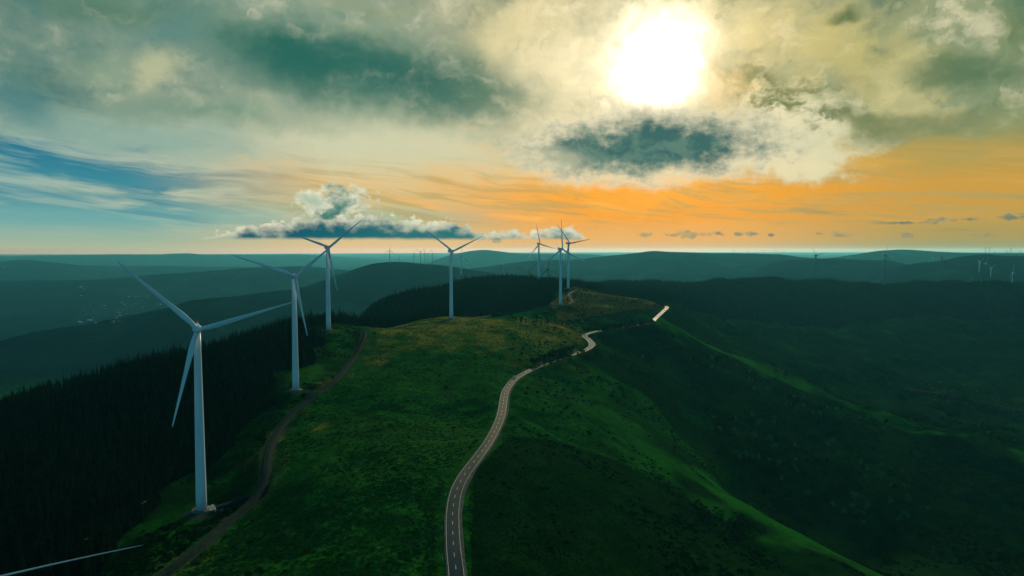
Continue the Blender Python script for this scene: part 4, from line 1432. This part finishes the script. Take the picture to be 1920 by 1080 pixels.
P, q = scrub_points(30000, 170, 1300, lambda X, Y: np.where(wood_at(X, Y), .0, np.maximum(np.clip(.03 + sstep(10, 130, X + .05 * Y) * .9, 0, 1), (X < np.interp(Y, TRACKS[0][:, 1], TRACKS[0][:, 0]) - 4) & (Y < 720)) * sstep(-.3, .25, fbm(X / 40, Y / 40, 4)) * (near_line(X, Y, SPUR1) > 26) * (near_line(X, Y, SPUR2) > 22)), 3)
scatter('scrub', 'low heath scrub on the slopes', P, q.uniform(0, 6.28, len(P)), q.uniform(.45, 1.35, len(P)) * np.interp(P[:, 1], [200, 1200], [.8, 1.5]), q.integers(0, 4, len(P)), SCRUB)
P, q = scrub_points(40000, 190, 900, lambda X, Y: np.where(wood_at(X, Y), 0, (1 - sstep(0, 120, X)) * (X > np.interp(Y, TRACKS[0][:, 1], TRACKS[0][:, 0]) - 2) * (.35 + .65 * sstep(-.1, .15, fbm(X / 25, Y / 25, 4)))), 4)
scatter('grass', 'tussocky green grass of the hilltop field', P, q.uniform(0, 6.28, len(P)), q.uniform(.6, 1.5, len(P)), q.integers(0, 3, len(P)), GRASS)
def dry_dens(X, Y):
    k = inside(X, Y, wpoly((1050, 905), (1110, 960), (1250, 1100), (1250, 1160), (1080, 1270), (1030, 1010)))
    px_ = 960 + X / Y * FPX
    br = sstep(560, 720, Y) * (1 - sstep(840, 900, Y)) * sstep(655, 720, px_) * (1 - sstep(1080, 1120, px_))
    return np.maximum(k * .9, br * .45) * sstep(-.2, .1, fbm(X / 18, Y / 24, 4))
P, q = scrub_points(9000, 540, 1280, dry_dens, 5)
scatter('dry_grass', 'straw coloured dry grass on the knoll and the brow of the field', P, q.uniform(0, 6.28, len(P)), q.uniform(.7, 1.7, len(P)), q.integers(0, 3, len(P)), STALK)

# ------------------------------------------------------------------ car on the road
car_paint, t, b = material('white_car_paint', .2, .6); b.inputs['Base Color'].default_value = (.80, .80, .78, 1)
glass_m, t, b = material('dark_glass', .06, .6); b.inputs['Base Color'].default_value = (.012, .016, .02, 1)
rubber, t, b = material('rubber', .8, .3); b.inputs['Base Color'].default_value = (.02, .02, .02, 1)
lamp_m, t, b = material('lamp_glass', .1, .6); b.inputs['Base Color'].default_value = (.75, .75, .72, 1)


def section_body(name, prof, half, mat, inset=.0):
    """Body from a side outline (y forward, z up), narrowed a little upwards, with rounded sides."""
    V, Fc = [], []
    n = len(prof)
    zs = [p[1] for p in prof]; z0, z1 = min(zs), max(zs)
    cols = [(-1, .0), (-.86, .03), (.86, .03), (1, .0)]
    for cx, up in cols:
        for y, z in prof:
            w = half * (1 - inset * (z - z0) / (z1 - z0))
            yy = y * (1 if abs(cx) < .9 else .985)
            zz = z if abs(cx) < .9 else z - .02 * (z - z0)
            V.append((cx * w, yy, zz))
    for c_ in range(3):
        for k in range(n):
            Fc.append((c_ * n + k, c_ * n + (k + 1) % n, (c_ + 1) * n + (k + 1) % n, (c_ + 1) * n + k))
    Fc.append(tuple(range(n))[::-1]); Fc.append(tuple(3 * n + k for k in range(n)))
    me_ = mesh_from(name, V, Fc); me_.materials.append(mat)
    return me_


k = int(np.argmin(np.abs((road_line[:, 2] - CAM_H) / road_line[:, 1] - ray(970, 709.5)[2] / ray(970, 709.5)[1])))
p, d = road_line[k], road_line[k + 1] - road_line[k - 1]
d = d[:2] / np.linalg.norm(d[:2])
car = bpy.data.objects.new('car', None); COL.objects.link(car)
car.location = (p[0] - 1.5 * d[1], p[1] + 1.5 * d[0], p[2] + .03)
car.rotation_euler = (0, 0, math.atan2(d[0], -d[1]))                    # nose (+y) towards the viewer
prop(car, 'small white car driving down the wet road towards the field', 'car')
body = link('body', section_body('body', [(-2.1, .35), (2.05, .35), (2.15, .55), (2.05, .80), (1.0, .96), (-1.9, 1.0), (-2.12, .75)], .88, car_paint), (), car)
link('roof', section_body('roof', [(.15, 1.40), (-1.5, 1.42), (-1.45, 1.48), (.05, 1.47)], .72, car_paint), (), car)
link('window', section_body('window', [(1.0, .965), (-1.95, 1.0), (-1.6, 1.42), (.2, 1.41)], .80, glass_m, .12), (), car)
wheel_me = loft('wheel', [[(x_, r_ * math.cos(6.283 * j / 16), r_ * math.sin(6.283 * j / 16)) for j in range(16)] for x_, r_ in ((-.11, .26), (-.10, .33), (.10, .33), (.11, .26))]); wheel_me.materials.append(rubber)
rim_me = loft('rim', [[(x_, r_ * math.cos(6.283 * j / 12), r_ * math.sin(6.283 * j / 12)) for j in range(12)] for x_, r_ in ((-.12, .20), (.12, .20))]); rim_me.materials.append(grey_m)
for sx in (-.80, .80):
    for sy in (-1.28, 1.30):
        w = link('wheel', wheel_me, (), car); w.location = (sx, sy, .33)
        link('rim', rim_me, (), w)
    hl = link('headlight', rounded_box('headlight', .36, .12, .16, .03), [lamp_m], car); hl.location = (sx * .75, 2.08, .68)
    mr = link('mirror', rounded_box('mirror', .2, .12, .14, .03), [car_paint], car); mr.location = (sx * 1.2, .75, 1.02)
pl_ = link('number_plate', rounded_box('number_plate', .5, .03, .11, .01), [lamp_m], car); pl_.location = (0, 2.16, .48)
link('grille', rounded_box('grille', .9, .05, .12, .02), [rubber], car).location = (0, 2.12, .62)

# ------------------------------------------------------------------ marker posts along the road
post_me = loft('marker_post', [circ(.09, -.3, 8), circ(.09, 1.0, 8), circ(.05, 1.08, 8)]); post_me.materials.append(white)
band_me = loft('reflector', [circ(.095, .74, 8), circ(.095, .90, 8)]); band_me.materials.append(rubber)
for px_, py_, lab in ((833, 1046, 'white marker post at the left road edge, lowest and largest in view'),
                      (838, 992, 'white marker post at the left road edge, next one up from the largest'),
                      (848, 928, 'white marker post at the left road edge, smallest and last before the long bend')):
    tt = ray(px_, py_); k = int(np.argmin(np.abs((road_line[:, 2] - CAM_H) / road_line[:, 1] - tt[2] / tt[1])))
    p, d = road_line[k], road_line[k + 1] - road_line[k - 1]; d = d[:2] / np.linalg.norm(d[:2])
    o = link('marker_post', post_me); o.location = (p[0] - d[1] * 4.1, p[1] + d[0] * 4.1, p[2] - .2)
    prop(o, lab, 'marker post', 'white marker posts along the road')
    link('reflector', band_me, (), o)

# ------------------------------------------------------------------ pale rubble by the first tower, bare logs below it
lime, t, b = material('pale_stone', .8, .3)
pos = t.node('ShaderNodeNewGeometry').outputs['Position']
t.put(b.inputs['Base Color'], t.mix(t.step(t.noise(pos, 2.0, 4, .6), .3, .7), (.62, .60, .54), (.80, .78, .72)))
q = random.Random(5)
bm = bmesh.new()
for cx, cy, n, sp in ((402, 949.5, 30, 1.5), (410, 950, 40, 1.7), (396, 947.5, 14, 1.0), (419, 946, 10, .7)):
    g = ground_hit(cx, cy, 200, 500)
    for _ in range(n):
        x, y = g[0] + q.gauss(0, sp), g[1] + q.gauss(0, sp * .9)
        s_ = q.uniform(.25, .7)
        ret = bmesh.ops.create_icosphere(bm, subdivisions=1, radius=s_)
        z = float(ground(x, y)[0])
        for v in ret['verts']:
            v.co = Vector((v.co.x * q.uniform(.8, 1.2) + x, v.co.y * q.uniform(.8, 1.2) + y, v.co.z * .45 + z + .08))
me_ = bpy.data.meshes.new('pale_rubble'); bm.to_mesh(me_); bm.free()
prop(link('pale_rubble', me_, [lime]), 'pale stone rubble heaped beside the first tower', kind='stuff')
log_m, t, b = material('bleached_wood', .7, .3); b.inputs['Base Color'].default_value = (.55, .53, .47, 1)
for cx, cy, L_, az_, lab in ((266, 949, 4.5, 60, 'bleached bare log lying below the first tower, highest of the four'),
                             (198, 1001, 4.0, 52, 'bleached bare log lying in the dark clearing, longest of the lower three'),
                             (201, 1007, 1.6, 10, 'short bleached stub lying in the dark clearing under a longer log'),
                             (163, 1016, 2.2, 45, 'bleached bare log lying in the dark clearing, lowest and leftmost')):
    g = ground_hit(cx, cy, 150, 500)
    me_ = loft('bare_log', [[(x_, r_ * math.cos(6.283 * j / 7), r_ * math.sin(6.283 * j / 7)) for j in range(7)] for x_, r_ in ((-L_ / 2, .13), (-L_ / 4, .16), (L_ / 4, .12), (L_ / 2, .05))])
    o = link('bare_log', me_, [log_m]); o.location = (g[0], g[1], g[2] + 1.2); o.rotation_euler = (0, R(-12), R(az_))
    prop(o, lab, 'log', 'bleached logs below the first tower')

# ------------------------------------------------------------------ town in the left valley
wall_m, t, b = material('house_wall', .8, .3)
oi = t.node('ShaderNodeObjectInfo')
t.put(b.inputs['Base Color'], t.mix(oi.outputs['Random'], (.24, .24, .23), (.08, .09, .085)))
roof_m, t, b = material('house_roof', .7, .3); b.inputs['Base Color'].default_value = (.16, .12, .10, 1)
shed_roof, t, b = material('metal_roof', .35, .5); b.inputs['Base Color'].default_value = (.80, .80, .80, 1)


def house_meshes(w, l, h, rh, rm):
    wl = mesh_from('wall', [(-w, -l, -4), (w, -l, -4), (w, l, -4), (-w, l, -4), (-w, -l, h), (w, -l, h), (w, l, h), (-w, l, h), (0, -l, h + rh), (0, l, h + rh)],
                   [(0, 1, 5, 8, 4), (2, 3, 7, 9, 6), (1, 2, 6, 5), (3, 0, 4, 7)])
    e = .6
    rf = mesh_from('roof', [(-w - e, -l - e, h - e * rh / w + .15), (0, -l - e, h + rh + .15), (w + e, -l - e, h - e * rh / w + .15), (-w - e, l + e, h - e * rh / w + .15), (0, l + e, h + rh + .15), (w + e, l + e, h - e * rh / w + .15)],
                   [(0, 1, 4, 3), (1, 2, 5, 4)])
    wl.materials.append(wall_m); rf.materials.append(rm)
    return wl, rf


HOUSE = [house_meshes(5, 7, 6, 2.4, roof_m), house_meshes(6, 6, 9, 2.2, roof_m), house_meshes(4.5, 9, 5, 2, shed_roof)]
SHED = house_meshes(13, 24, 9, 3, shed_roof)
q = random.Random(21)
def put_house(ms, px_, py_, lab, grp, rz, name='house', cat='house'):
    g = ground_hit(px_, py_, 2700, 12000)
    o = bpy.data.objects.new(name, None); COL.objects.link(o)
    o.location = (g[0], g[1], float(ground(g[0], g[1])[0])); o.rotation_euler = (0, 0, rz)
    prop(o, lab, cat, grp)
    link('wall', ms[0], (), o); link('roof', ms[1], (), o)
put_house(SHED, 170, 602, 'long white warehouse in the valley town, brightest roof there', None, R(75), 'warehouse', 'warehouse')
put_house(SHED, 152, 606, 'second dimmer white warehouse in front of the bright one in the valley town', None, R(60), 'warehouse', 'warehouse')
put_house(SHED, 8, 497, 'long pale building far out on the plain at the left edge of view', None, R(85), 'warehouse', 'warehouse')
for cx, cy, sx, sy, n, lab, grp in ((195, 588, 26, 8, 22, 'tiny white house in the valley town', 'houses of the valley town'),
                                    (275, 573, 26, 4, 12, 'tiny white house in the upper quarter of the valley town', 'houses of the upper quarter'),
                                    (258, 556, 12, 2, 8, 'tiny white house in the hamlet above the valley town', 'houses of the hamlet'),
                                    (150, 545, 10, 4, 6, 'tiny white house scattered on the valley floor', 'scattered valley houses')):
    for _ in range(n):
        put_house(q.choice(HOUSE), q.gauss(cx, sx), q.gauss(cy, sy), lab, grp, q.uniform(0, 3.14))
